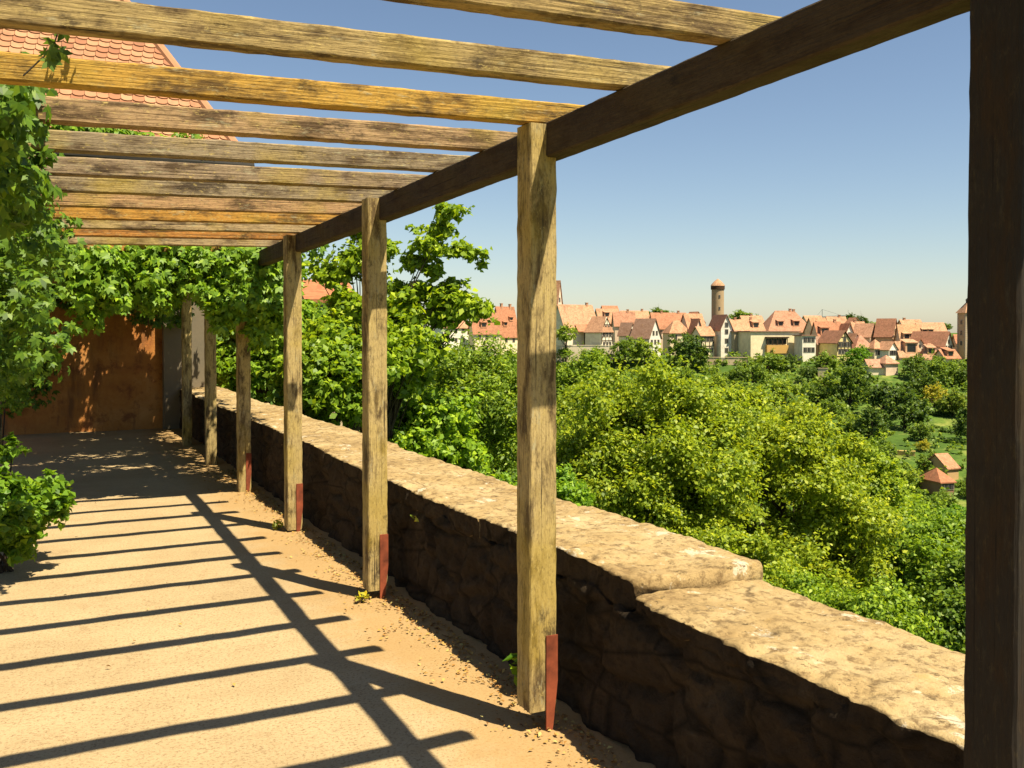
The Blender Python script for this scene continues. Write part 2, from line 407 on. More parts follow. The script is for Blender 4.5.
# ------------------------------------------------------------------ pergola
def timber(L, a, b, jit=.0016, seg=.05, mat=None):
    """a sawn timber along local x (0..L), section a (local y) by b (local z), a little worn at its edges"""
    n = max(4, int(L/seg)); bev = .006
    prof = [(-a/2+bev, -b/2), (a/2-bev, -b/2), (a/2, -b/2+bev), (a/2, b/2-bev), (a/2-bev, b/2), (-a/2+bev, b/2), (-a/2, b/2-bev), (-a/2, -b/2+bev)]
    v = []; f = []
    for i in range(n+1):
        x = L*i/n; s = random.random()*99
        for j, (y, z) in enumerate(prof):
            v.append((x, y + random.uniform(-jit, jit)*.6, z + random.uniform(-jit, jit)))
    for i in range(n):
        for j in range(8): f.append((i*8+j, i*8+(j+1) % 8, (i+1)*8+(j+1) % 8, (i+1)*8+j))
    f.append(tuple(range(7, -1, -1))); f.append(tuple(n*8+j for j in range(8)))
    me = bpy.data.meshes.new('timber'); me.from_pydata(v, [], f); me.materials.append(mat or M_WOOD); me.update(); return me

POSTX, POSTW = 1.768, .12
POSTY = [1.34 + 2.075*i - POSTW/2 for i in range(-1, 7)]
GREY, GOLD, ORNG, PALE, TAN = (.46, .35, .21), (.80, .46, .08), (.76, .33, .07), (.66, .47, .24), (.56, .39, .15)
def build_pergola():
    p = thing('pergola', 'weathered timber pergola of posts, long beam and cross rafters along the stone parapet', 'pergola', (0, 0, 0))
    pm = timber(2.325, POSTW, POSTW, .002); pmd = timber(2.325, POSTW, POSTW, .002, mat=M_SHADE_WOOD); shoe = MB()
    h = POSTW/2
    shoe.prism([(h-.050, .385), (h+.001, .385), (h+.001, .20), (h-.018, .03), (h-.034, -.06), (h-.050, -.06)], 'y', -h-.007, -h-.001)
    shm = shoe.mesh('post_shoe', M_RED)
    for i, y in enumerate(POSTY):
        o = link(bpy.data.objects.new('post', pm if i > 1 else pmd), p); o.rotation_euler = (0, -math.pi/2, 0); o.location = (POSTX, y, .085 - .016*(y-3.4)); o.color = (.74, .55, .23, 1) if i > 1 else (.07, .055, .04, 1)  # nearest posts coloured dark to carry the shade of their visible side
        if 1 < i < 6:
          s = link(bpy.data.objects.new('post_shoe', shm), o)
          s.matrix_local = Matrix.Rotation(math.pi/2, 4, 'Y') @ Matrix.Translation((0, 0, -.085 + .016*(y-3.4)))
        # beam piece that runs from the middle of this post to the next one
        if i < len(POSTY)-1:
            bo = link(bpy.data.objects.new('beam', timber(2.071, .138, .085, .0016, mat=M_SHADE_WOOD)), p)
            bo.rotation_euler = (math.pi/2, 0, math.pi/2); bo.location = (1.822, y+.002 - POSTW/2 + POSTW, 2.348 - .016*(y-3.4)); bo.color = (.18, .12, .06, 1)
            bo.rotation_euler = (math.pi/2, math.radians(.92), math.pi/2)
    # inner plate and its posts, deep in the creeper
    for i, y in enumerate(POSTY[:]):
        if i in (3, 5, 7):
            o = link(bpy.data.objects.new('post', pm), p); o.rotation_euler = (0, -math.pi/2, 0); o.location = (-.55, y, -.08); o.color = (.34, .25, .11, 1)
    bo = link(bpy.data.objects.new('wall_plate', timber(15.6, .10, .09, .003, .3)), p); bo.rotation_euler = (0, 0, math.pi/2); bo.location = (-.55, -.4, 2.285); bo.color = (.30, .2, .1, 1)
    cols = [TAN, TAN, TAN, TAN, (.60, .43, .17), GOLD, (.62, .40, .20), GREY, (.46, .33, .20), GREY, (.72, .43, .20), (.80, .40, .07), PALE, ORNG, PALE, ORNG]
    rot = math.radians(-1.4)
    for k in range(-3, 21):
        y = 2.69 + .571*k + random.uniform(-.02, .02) + .10
        L = 3.02 + random.uniform(-.05, .03)
        o = link(bpy.data.objects.new('rafter', timber(L, .07, random.uniform(.086, .094))), p)
        o.rotation_euler = (random.uniform(-.02, .02), rot, random.uniform(-.006, .006))
        o.location = (2.10 - L, y, 2.4635 - (L - .28)*.02444 - .016*(y-3.4) + random.uniform(-.003, .003))
        c = cols[k+4] if 0 <= k+4 < len(cols) else TAN
        o.color = (*c, 1)
    return p
build_pergola()

# ------------------------------------------------------------------ parapet wall
def skin(name, prof_fn, ys, mat, disp):
    """sheet swept along y: prof_fn(y) gives closed section points; disp(point, normal-ish) moves them"""
    rows = []
    for y in ys:
        pr = prof_fn(y); m = len(pr); cx = sum(p[0] for p in pr)/m; cz = sum(p[1] for p in pr)/m
        row = []
        for j, (x, z) in enumerate(pr):
            a = pr[(j-1) % m]; b = pr[(j+1) % m]; tx, tz = b[0]-a[0], b[1]-a[1]; l = math.hypot(tx, tz) or 1
            nx, nz = tz/l, -tx/l; d = disp(x, y, z); row.append((x + nx*d, y, z + nz*d))
        rows.append(row)
    n = len(rows); m = len(rows[0]); v = [p for r in rows for p in r]; f = []
    for i in range(n-1):
        for j in range(m): f.append((i*m+j, (i+1)*m+j, (i+1)*m+(j+1) % m, i*m+(j+1) % m))
    f.append(tuple(range(m))); f.append(tuple((n-1)*m+j for j in range(m-1, -1, -1)))
    me = bpy.data.meshes.new(name); me.from_pydata(v, [], f)
    for q in (mat if isinstance(mat, tuple) else (mat,)): me.materials.append(q)
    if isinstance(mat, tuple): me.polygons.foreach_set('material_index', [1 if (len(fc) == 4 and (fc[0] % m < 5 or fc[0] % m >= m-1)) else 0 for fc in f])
    me.shade_smooth(); return me

def lin(a, b, n): return [a + (b-a)*i/n for i in range(n)]
def build_parapet():
    t = thing('parapet_wall', 'low weathered stone parapet with broad lichen spotted capstones beside the path', 'wall', (0, 0, 0))
    ys = lin(-2, 6.4, 420) + lin(6.4, 16.4, 110) + [16.4]
    def prof(y):
        a = 1.972 + .015*noise.noise(Vector((0, y*1.1, 3)))
        P = [(a, z) for z in lin(.552, -.15, 40)] + [(x, -.15) for x in lin(a, 2.3, 2)] + [(x, z) for x, z in ((2.3, -4.5), (2.56, -4.5))] + [(2.54, z) for z in lin(-3, .552, 10)] + [(x, .552) for x in lin(2.54, a, 6)]
        return P
    def disp(x, y, z):
        if x > 2.1: return 0
        q = Vector((0, y*2.6, z*4.2)); d, _ = noise.voronoi(q); e = min(.5, d[1]-d[0])
        return (.036*min(1, e*6) - .02 + .022*noise.fractal(Vector((x, y*6, z*6)), 1.0, 2.0, 6) + .016*noise.noise(Vector((3, y*15, z*15))) + .008*noise.noise(Vector((3, y*34, z*34))))
    me = skin('masonry', prof, ys, M_SHADE_STONE, disp); link(bpy.data.objects.new('masonry', me), t)
    cuts = [-2, -.45, 1.05, 2.96, 4.35, 5.9, 7.3, 9.0, 10.7, 12.4, 14.3, 16.4]
    for k in range(len(cuts)-1):
        y0, y1 = cuts[k], cuts[k+1]; top = .655 + (-.045 if y1 < 3.1 else random.uniform(-.012, .018)); sh = random.uniform(-.015, .015); ox = (-.015 if y1 < 3.1 else .03)
        step = .014 if y1 < 6.5 else .05
        n = int((y1-y0-.006)/step); yy = [y0 + .003 + (y1-y0-.006)*i/n for i in range(n+1)]
        tl = random.uniform(-.012, .012)
        def prof2(y, y0=y0, y1=y1, top=top, sh=sh, ox=ox, tl=tl):
            e = min(y-y0, y1-y); rd = .010*max(0, 1 - e/.025)**2
            a = 1.950 + sh*.5 + .024*noise.noise(Vector((3.3, y*2.2, 1))) + .022*noise.noise(Vector((7.3, y*11, 1))) + .014*noise.noise(Vector((7.3, y*31, 4))) + rd*.5
            b = 2.565 + ox + .022*noise.noise(Vector((9.1, y*1.7, 5))) - rd*.5
            tp = top - rd + .012*noise.noise(Vector((1.7, y*1.3, 9))); bt = .540 + .02*noise.noise(Vector((5, y*3, 2)))
            c = .018 + .014*noise.noise(Vector((2, y*8, 8)))
            P = [(a+.01, z) for z in lin(tp-c, bt, 5)][::1] + [(x, bt) for x in lin(a+.02, b-.02, 5)] + [(b, z) for z in lin(bt, tp-c, 4)]
            P += [(b-c*.1, tp-c*.5), (b-c*.4, tp-c*.15)] + [(x, tp + tl*(x-2.2)) for x in lin(b-c, a+c*1.2, 30)] + [(a+c*.8, tp-c*.12), (a+c*.25, tp-c*.5)]
            return P
        def disp2(x, y, z): return .011*noise.fractal(Vector((x*5, y*5, z*5)), 1.0, 2.0, 6) + .005*noise.noise(Vector((x*28, y*28, z*28))) - .016*max(0, .12 - abs(noise.noise(Vector((x*2.6 + 4, y*1.7, 3)))))*6*(y < 6.5)*.35 + (.018*noise.noise(Vector((x*6, y*13, z*13))) if x < 2.02 else 0)
        me = skin('capstone', prof2, yy, (M_STONE, M_SHADE_STONE), disp2); link(bpy.data.objects.new('capstone', me), t)  # inner edge gets the stone with shade painted into its colour
build_parapet()

# ------------------------------------------------------------------ building at the end of the path
def build_end_house():
    t = thing('plaster_house', 'orange plastered house with a scalloped clay tile roof closing the path', 'house', (0, 16.3, 0))
    mb = MB(); mb.box(-5, 2.42, 0, 7, -.3, 4.35); mb.obj('wall', M_OLDP, t)
    mb = MB(); mb.box(1.72, 2.50, -.22, -.002, -.3, 3.4); mb.prism([(1.70, 3.4), (2.52, 3.4), (2.52, 3.46), (1.70, 3.46)], 'y', -.25, -.002); mb.obj('buttress', M_PLAS, t, color=(.13, .115, .085))
    # hipped roof of overlapping beaver tail tiles on its front slope
    ex, ey, ez = 3.04, -.45, 4.28; pitch = math.radians(50); sp, cp = math.sin(pitch), math.cos(pitch)
    rf = MB(); H = 5.2; run = H/math.tan(pitch); hip = run*.62
    A = (-7, ey, ez); B = (ex, ey, ez); Cc = (ex, 7.5, ez); D = (-7, 7.5, ez); R1 = (ex-hip, ey+run, ez+H); R0 = (-7, ey+run, ez+H)
    rf.add([A, B, Cc, D, R1, R0], [(0, 1, 4, 5), (1, 2, 4), (2, 3, 5, 4), (3, 0, 5), (3, 2, 1, 0)]); ro = rf.obj('roof', M_ROOF, t, color=(.46, .18, .08))
    v = []; W, E = .18, .155; rows = int(H/sp/E); L0 = .21
    tb = MB()
    for r in range(rows):
        s0 = r*E - .05; off = (r % 2)*W/2
        xr = ex - hip*(max(0, s0)*sp/H)
        x = xr - off - W/2
        while x > -5.2:
            hw = W*.485; pts = []
            for k in range(7):
                a = math.pi*k/6; pts.append((x - hw*math.cos(a), s0 + .055*(1-math.sin(a))))
            pts += [(x + hw, s0 + L0), (x - hw, s0 + L0)]
            vs = []
            for lift in (.0, .014):
                for (xx, s) in pts:
                    k = 1 - (s - s0)/L0; n = .012 + .026*k - lift*1.0 + .014
                    vs.append((xx, ey + s*cp - n*sp, ez + s*sp + n*cp))
            m = len(pts); tb.add(vs, [tuple(range(m))] + [(i, i+m, (i+1) % m+m, (i+1) % m) for i in range(m)])
            x -= W
    tb.obj('roof_tiles', M_TILE, ro)
    hb = MB(); hb.tube([Vector(B) + Vector((.0, 0, .03)), Vector(R1) + Vector((0, 0, .03))], [.085, .085], 8); hb.obj('hip_ridge', M_TILE, ro)
    gb = MB(); gb.tube([(-7, ey-.09, ez-.03), (ex+.05, ey-.09, ez-.03)], [.075, .075], 10); gb.box(-7, ex, ey-.0, ey+.03, ez-.16, ez-.002); gb.obj('gutter', M_METAL, ro)
build_end_house()

# ------------------------------------------------------------------ creepers
def creeper(name, label, blobs, size, color, stems=(), cat='climbing plant', group=None, srad=.010):
    loc = Vector(blobs[0][0]); t = thing(name, label, cat, (loc.x, loc.y, 0), 0, group); V = []
    for (c, rad, n) in blobs:
        d = sphere(n); r = RNG.uniform(.35, 1.0, (n, 1))**.7; P = np.array(c) + d*r*np.array(rad) - np.array((loc.x, loc.y, 0))
        N = unit(d*.5 + np.array([.15, -.45, .45]) + RNG.normal(size=(n, 3))*.45)
        V.append(palm_leaves(P, N, size))
    leaf_obj('foliage', np.concatenate(V), color, t)
    if stems:
        for st in stems:
            mb = MB(); pts = [Vector(q) - Vector((loc.x, loc.y, 0)) for q in st]; mb.tube(pts, [srad*(1 - .7*i/len(pts)) for i in range(len(pts))], 6)
            mb.obj('stem', M_BARK, t, True)
    return t

def hang(px, py, Y, rr, n):
    """blob of leaves at the depth Y along the path"""
    d = ray(px, py); k = Y/d.y; return ((d.x*k, Y, EYE + d.z*k), rr, n)

U = random.uniform
roofb = []
for i in range(230):
    y = U(9.3, 15.45); x = U(-.7, 2.35)
    roofb.append(((x, y, 2.62 + U(-.05, .12)), (U(.30, .5), U(.30, .5), U(.10, .2)), 170))
for i in range(20): roofb.append(((U(-.6, 2.3), U(15.45, 16.0), 2.62), (.13, .12, .1), 34))
for i in range(26):
    roofb.append(((U(-.5, 2.3), U(9.15, 9.5), 2.55 + U(-.12, .12)), (U(.2, .35), U(.2, .3), U(.12, .2)), 110))
creeper('creeper_canopy', 'thick creeper lying over the far end of the pergola roof', roofb, .075, (.085, .17, .018), stems=[[(U(-.4, 2.2), 9 + .2*k, 2.56), (U(-.4, 2.2), 11+.2*k, 2.62), (U(-.4, 2.2), 13+.2*k, 2.6), (U(-.4, 2.2), 15, 2.62)] for k in range(8)])

fr = []
for px in range(72, 292, 7):
    Y = 9.02 + U(-.1, .25); depth = 262 + 26*abs(math.sin(px*.05)) + U(0, 16)
    for py in np.arange(252, depth + (28 if px > 215 else 8), 9):
        fr.append(hang(px + U(-5, 5), py, Y, (.14, .12, .09), 26))
for (px, y0, y1) in ((226, 270, 330), (262, 270, 345), (274, 280, 330), (240, 270, 310), (208, 265, 305), (120, 265, 310), (150, 262, 300), (88, 262, 330), (100, 262, 300)):
    for py in range(y0, y1, 8): fr.append(hang(px + U(-6, 6), py, 9.0 + U(-.15, .15), (.11, .1, .08), 22))
creeper('creeper_fringe', 'bright leaf fringe hanging from the first covered rafter', fr, .075, (.13, .24, .02), stems=[[hang(px, 250, 9.3, 0, 0)[0], hang(px+4, 290, 9.3, 0, 0)[0], hang(px-2, 325, 9.3, 0, 0)[0]] for px in (100, 150, 226, 262)])
creeper('creeper_sprig', 'small sprig dangling between two outer posts', [hang(252 + U(-10, 10), 322 + U(-14, 14), 9.5, (.1, .1, .08), 22) for _ in range(7)] + [hang(256 + U(-5, 5), 295 + 8*k, 9.5, (.05, .05, .05), 8) for k in range(-4, 6)], .085, (.14, .26, .02), stems=[[hang(256, 245, 9.5, 0, 0)[0], hang(255, 290, 9.5, 0, 0)[0], hang(252, 340, 9.5, 0, 0)[0]]])
wallv = []
for i in range(86):
    y = U(4.6, 15.4); x = -.46 + .026*y*U(.0, 1.0) + U(-.25, .06); z = U(1.2 if y < 10 else .8, 2.65)
    if y < 6.5: z = U(1.7, 2.7)
    wallv.append(((x, y, z), (U(.14, .22), U(.25, .4), U(.18, .32)), 130))
for i in range(26): wallv.append(((U(-.5, -.06), U(3.6, 4.8), U(2.1, 2.6)), (.12, .2, .14), 80))
for i in range(30): wallv.append(((U(-.5, .06), U(5.5, 9), U(1.5, 2.5)), (.2, .3, .25), 100))
creeper('creeper_curtain', 'leafy creeper curtain climbing the inner side of the pergola', wallv, .056, (.075, .15, .016), stems=[[(-.5, y, 0), (-.45, y+.2, .9), (-.5, y+.1, 1.8), (-.3, y+.3, 2.5)] for y in (5.2, 6.4, 7.7, 8.8, 10, 11.4, 12.6, 14)])
endv = []
for i in range(40): endv.append(((U(-.8, 1.5), U(15.95, 16.2), U(1.95, 3.2)), (.22, .08, .22), 46))
for i in range(12): endv.append(((U(-.6, .25), U(15.5, 16.1), U(.5, 2.0)), (.25, .12, .25), 60))
for i in range(14): endv.append(((U(1.3, 2.2), U(15.3, 15.9), U(1.8, 2.6)), (.2, .15, .25), 60))
creeper('creeper_drape', 'shaded creeper draped over the orange end wall', endv, .09, (.07, .14, .018))
eavev = [((U(-2.4, 2.5), 15.85 + U(-.06, .06), 4.50 + U(-.12, .2)), (.22, .12, .17), 50) for i in range(60)]
creeper('eave_creeper', 'green creeper growing along the gutter of the tiled roof', eavev, .10, (.12, .22, .02))
creeper('rafter_sprig', 'dark little sprig curling up over the gold coloured rafter', [((.04 + .022*k + U(-.02, .02), 3.18 + U(-.03, .03), 2.45 + .06*k), (.04, .03, .04), 6) for k in range(5)], .042, (.07, .13, .02), srad=.0028, stems=[[(-.05, 3.2, 2.36), (.03, 3.19, 2.45), (.07, 3.18, 2.58), (.13, 3.18, 2.70)]])

def bush(name, label, cx, cy, wx, hy, r, n, leaf, color, cat='bush'):
    c = at(cx, cy, r); zc = r*math.cos(math.atan2(c.x, c.y) - YAW); rx = wx*zc/F; rz = hy*zc/F
    t = thing(name, label, cat, (c.x, c.y, 0)); V, cl = crown((0, 0, c.z), (rx, rx*1.6, rz), 26, n, leaf, (.26, .42), -.9)
    leaf_obj('foliage', V, color, t); mb = MB()
    for c2, r2 in cl[:9]: mb.tube([(U(-.05, .05), U(-.05, .05), 0), Vector(c2)*.5, c2], [.012, .009, .004], 5)
    mb.obj('stem', M_BARK, t, True); return t
bush('leafy_bush', 'bushy green shrub rooted at the left edge of the path', 4, 502, 58, 62, 7.1, 7000, .062, (.11, .21, .02))

# ------------------------------------------------------------------ small growth and litter
def weed(label, loc, h, n, color):
    t = thing('weed', label, 'weed', loc, 0, 'weeds by the parapet'); P = np.array([(U(-.5, .5)*h, U(-.5, .5)*h, U(.15, 1)*h) for _ in range(n)])
    N = unit(RNG.normal(size=(n, 3))*.6 + np.array([0, -.3, .8])); leaf_obj('foliage', leaf_quads(P, N, h*.55, .5), color, t)
    mb = MB()
    for p in P[:5]: mb.tube([(0, 0, -.005), tuple(p*.6), tuple(p)], [.003, .002, .001], 4)
    mb.obj('stem', M_BARK, t)
weed('tiny yellow weed at the foot of the second red shod post', (1.66, 5.35, .0), .06, 30, (.30, .30, .03))
weed('tiny yellow weed at the foot of the third red shod post', (1.66, 7.6, .0), .07, 30, (.28, .30, .03))
weed('green seedling rooted at the shaded base of the parapet', (1.90, 3.75, .02), .13, 16, (.12, .24, .02))
weed('pale weed sprouting high on the shaded parapet face', (1.96, 5.2, .44), .07, 16, (.30, .36, .06))
def litter():
    n = 3600; y = RNG.uniform(2.2, 11, n); x = 1.93 - np.abs(RNG.normal(0, .13, n))*(.7 + .6*np.sin(y*5)**2) - .02; P = np.stack([x, y, RNG.uniform(.006, .016, n) + np.maximum(0, x-1.62)*.03], 1)
    m = 60; P2 = np.stack([RNG.uniform(-.3, 1.7, m), RNG.uniform(3, 14, m), np.full(m, .012)], 1); P = np.concatenate([P, P2])
    N = unit(RNG.normal(size=(len(P), 3))*.25 + np.array([0, 0, 1.0])); V = leaf_quads(P, N, .017, .6, 0, .7)
    o = leaf_obj('leaf_litter', V, (1, 1, 1), None, M_LITT); tag(o, 'dry brown leaf litter along the foot of the parapet', 'leaf litter', kind='stuff')
litter()

# ------------------------------------------------------------------ trees beyond the parapet
YG, MG, DG, BG_ = (.22, .27, .018), (.10, .20, .02), (.055, .11, .018), (.12, .25, .02)
tree('maple_tree', 'yellow green maple with a tall leaning leader rising over the town skyline', 372, 355, 78, 92, 15.5, 34, 30000, .115, (.17, .26, .018), .16, (.20, .34),
     extra=[(449, 212, 13, 0), (440, 232, 15, .2), (428, 248, 16, 0), (462, 252, 15, -.2), (478, 255, 9, -.2), (415, 262, 13, .2), (432, 272, 12, 0), (420, 292, 14, .1), (448, 302, 22, 0), (470, 306, 18, -.2), (486, 310, 9, -.2), (452, 284, 10, 0), (405, 315, 20, 0), (395, 290, 12, .3), (440, 320, 18, .2), (355, 262, 22, .5), (330, 275, 18, .6), (412, 340, 22, -.3), (365, 232, 18, .6), (384, 250, 14, .5)])
tree('broadleaf_tree', 'dense broadleaf tree rising just outside the third and fourth posts', 262, 345, 70, 95, 20, 30, 26000, .13, (.13, .23, .02), .2)
tree('broadleaf_tree', 'sunlit tree overhanging the parapet between second and third posts', 330, 395, 58, 75, 14.2, 26, 20000, .11, (.14, .23, .02), .16)
tree('broadleaf_tree', 'lime green bushy tree low behind the capstones left of the nearest slender post', 430, 455, 70, 62, 16, 30, 26000, .115, (.16, .27, .02), .16, low=-.8)
tree('acacia_tree', 'soft mid green feathery tree in front of the red roofs behind the maple', 470, 420, 88, 80, 44, 60, 44000, .22, (.13, .21, .022), .35, aspect=.4)
tree('acacia_tree', 'feathery green tree directly below the long barn roof', 585, 415, 56, 66, 52, 34, 28000, .24, (.14, .22, .022), .35, aspect=.4)
tree('hornbeam_tree', 'big speckled yellow green tree filling the view right of the nearest slender post', 648, 480, 116, 142, 27, 110, 92000, .125, (.18, .25, .02), .3, (.17, .30), -.9)
tree('hornbeam_tree', 'wide golden green tree with wispy twigs in the middle of the valley view', 785, 525, 112, 152, 30, 110, 90000, .13, (.19, .255, .02), .3, (.15, .28), -.9)
tree('hornbeam_tree', 'smaller speckled tree close behind the nearest slender post', 590, 455, 62, 84, 36, 60, 42000, .145, (.18, .25, .02), .3, (.2, .34), -.9)
tree('hornbeam_tree', 'low yellow green bough filling the gap right behind the stepped capstone', 735, 590, 88, 78, 24, 60, 42000, .115, (.19, .26, .02), .2, (.2, .34), -.9)
tree('hornbeam_tree', 'yellow green treetop filling the notch between the two big speckled crowns', 722, 440, 66, 66, 36, 46, 34000, .145, (.18, .25, .02), .25, (.2, .34), -.9)
tree('hornbeam_tree', 'lighter green tree on the right flank of the golden green tree', 858, 505, 58, 82, 42, 46, 32000, .165, (.17, .25, .02), .25, (.2, .34), -.9)
tree('broadleaf_tree', 'deep green tree pressed against the outer side of the near capstones', 835, 640, 95, 70, 22, 46, 46000, .10, (.15, .24, .02), .2, low=-.9)
tree('broadleaf_tree', 'fresh green tree low in the valley beside the dark corner post', 925, 590, 82, 78, 34, 46, 44000, .14, (.13, .22, .02), .25, low=-.9)
tree('broadleaf_tree', 'pale green tree just above the deep green trees by the corner post', 880, 540, 62, 60, 55, 40, 30000, .22, (.16, .25, .022), .3)
tree('broadleaf_tree', 'shadowy tree half behind the dark corner post', 985, 640, 70, 90, 30, 30, 22000, .16, (.10, .17, .02), .25, low=-.9)
tree('broadleaf_tree', 'blue green tree beneath the feathery tree and above the capstones', 530, 500, 60, 50, 22, 26, 20000, .12, (.13, .24, .02), .2, low=-.9)

# far trees: four crown shapes shared by every copy
def proto(i):
    V, cl = crown((0, 0, 0), (1, 1, .95), 24 + 3*i, 3600, .13, (.28, .46), -.75)
    me = mesh_np('crown', V, np.arange(len(V)).reshape(-1, 4)); me.materials.append(M_LEAF)
    mb = trunk_mb((0, 0, -1.6), (0, 0, .3), cl, .09, 8); return me, mb.mesh('trunk', M_BARK)
PROTO = [proto(i) for i in range(4)]
def far_tree(label, px, py, wx, r, color, name='hillside_tree', hz=1.0, group='trees on the town slope'):
    if r < 340: r = min(318, r_for(px, py + wx*hz*.8))
    c = at(px, py, r); zc = r*math.cos(math.atan2(c.x, c.y) - YAW); rx = wx*zc/F; g = float(terrain(c.x, c.y))
    cm, tm = PROTO[(int(px)*7 + int(py)) % 4]
    t = thing(name, label, 'tree', (c.x, c.y, g - .3), U(0, 6.28), group)
    o = link(bpy.data.objects.new('crown', cm), t); o.location = (0, 0, c.z - g + .3); o.scale = (rx, rx, rx*hz); o.color = (*color, 1)
    k = link(bpy.data.objects.new('trunk', tm), t); k.location = o.location; k.scale = (rx, rx, max(rx*.7, (c.z - g + .5)/1.6))
DK, D2, MD, LT, YL = (.065, .115, .022), (.09, .15, .026), (.125, .20, .03), (.18, .26, .032), (.28, .28, .035)
for a in [
 ('dark dome shaped tree before the red roofs left of the round tower', 686, 352, 21, 255, DK, 'dome_tree', 1.15),
 ('small green tree by the barn wall next to the nearest slender post', 566, 335, 12, 320, LT, 'garden_tree', .95),
 ('dark shrubby tree below the small garden tree at the barn', 563, 354, 9, 318, MD, 'garden_tree', .8),
 ('rounded treetop on the skyline behind the white gables', 661, 316, 14, 470, D2, 'skyline_tree', .6),
 ('green treetop on the skyline right of the round tower', 744, 319, 15, 480, MD, 'skyline_tree', .6),
 ('dark treetop on the skyline right of the crane', 851, 320, 9, 500, DK, 'skyline_tree', .75),
 ('companion dark treetop on the skyline left of the steep red gable', 861, 321, 8, 500, DK, 'skyline_tree', .65),
 ('low pale treetop on the skyline behind the orange gable roofs', 879, 325, 10, 500, LT, 'skyline_tree', .5),
 ('little dark treetop on the skyline left of the square tower', 945, 327, 7, 480, D2, 'skyline_tree', .7),
 ('broad dark tree below the yellow timbered gable', 850, 385, 24, 262, D2),
 ('tall dark tree right of centre on the slope under the lowest cream house', 884, 398, 22, 236, DK),
 ('round dark tree just below the small red tiled outbuilding roof', 905, 410, 24, 222, DK),
 ('shadowed tree between the two darkest round trees', 872, 425, 19, 205, DK),
 ('bright green bush directly under the yellow gable wall', 858, 357, 12, 296, (.11, .23, .022)),
 ('dark conifer like tree below the flat roofed cream building', 790, 362, 7, 300, DK, 'hillside_tree', 1.3),
 ('dark round tree below the white boxy annex', 808, 374, 11, 290, DK),
 ('green hedge like tree under the balcony building', 768, 362, 17, 300, MD, 'hillside_tree', .7),
 ('leafy tree at the right end of the old stone retaining wall', 752, 374, 16, 285, MD),
 ('dark tree at the foot of the old stone retaining wall', 735, 378, 11, 280, D2),
 ('pale willowy tree left of the retaining wall foot', 716, 384, 12, 275, LT),
 ('bushy green tree below the dome shaped tree', 684, 385, 20, 250, MD),
 ('mid green tree under the half timbered barn gable', 625, 352, 15, 300, MD),
 ('low green tree under the barn opening', 596, 357, 15, 300, MD, 'hillside_tree', .7),
 ('bright tree right of the barn beneath the white gables', 645, 352, 14, 290, LT),
 ('green tree left of the yellow timbered gable', 826, 362, 13, 290, MD, 'hillside_tree', .8),
 ('olive green tree under the dark recessed house', 828, 384, 14, 265, LT),
 ('dark tree between balcony building and yellow gable slopes', 818, 394, 12, 250, D2),
 ('wide shaded tree below the row of low tiled roofs', 922, 386, 17, 268, DK),
 ('dark tree right below the low orange hipped roof', 915, 368, 14, 290, D2),
 ('broad tree under the orange roofs near the square tower', 943, 374, 16, 285, MD),
 ('dark tree at the foot of the square tower slope', 962, 376, 12, 282, D2),
 ('olive tree on the garden terraces', 952, 404, 16, 250, (.11, .16, .024)),
 ('yellowish tree at the top of the garden terraces', 935, 396, 13, 256, YL),
 ('dark tall tree at the right edge of the terraces', 968, 425, 14, 225, DK, 'hillside_tree', 1.5),
 ('green tree on the left edge of the terraces', 920, 432, 11, 226, D2),
 ('bushy tree at the bottom of the terraces', 930, 462, 14, 190, MD),
 ('small yellow tree on the lower terrace', 923, 446, 7, 205, YL),
 ('light green tree left of the lone red roofed hut', 906, 478, 16, 165, LT),
 ('mid green tree left of the ochre garden wall', 884, 452, 15, 185, MD),
 ('shaded tree above the golden green tree on the lower slope', 868, 462, 15, 170, D2),
 ('green tree right of the lone red roofed hut', 968, 488, 12, 175, MD),
 ('leafy tree in front of the lone red roofed hut', 925, 512, 20, 140, MD),
 ('bright tree below the lone red roofed hut', 956, 522, 22, 130, (.10, .21, .022)),
 ('green tree at the corner post base of the slope', 990, 470, 24, 180, D2),
 ('dark tree behind the corner post under the square tower', 995, 410, 22, 235, D2),
 ('green tree far behind the corner post', 1015, 372, 20, 290, MD),
 ('rounded bush hiding the foot of the lone red roofed hut', 942, 499, 9, 180, MD),
 ('bushy green tree below the old stone wall on the slope', 752, 398, 18, 245, MD),
 ('light tree in the middle of the slope below the balcony building', 786, 392, 16, 255, LT),
 ('dim tree low on the slope below the balcony building', 808, 412, 16, 220, D2),
 ('olive tree on the slope left of the broad dark tree', 832, 408, 13, 232, MD),
 ('fresh tree on the slope below the broad dark tree', 848, 424, 14, 205, LT),
 ('grey green tree low beside the golden green tree', 848, 446, 16, 180, MD),
]: far_tree(*a)

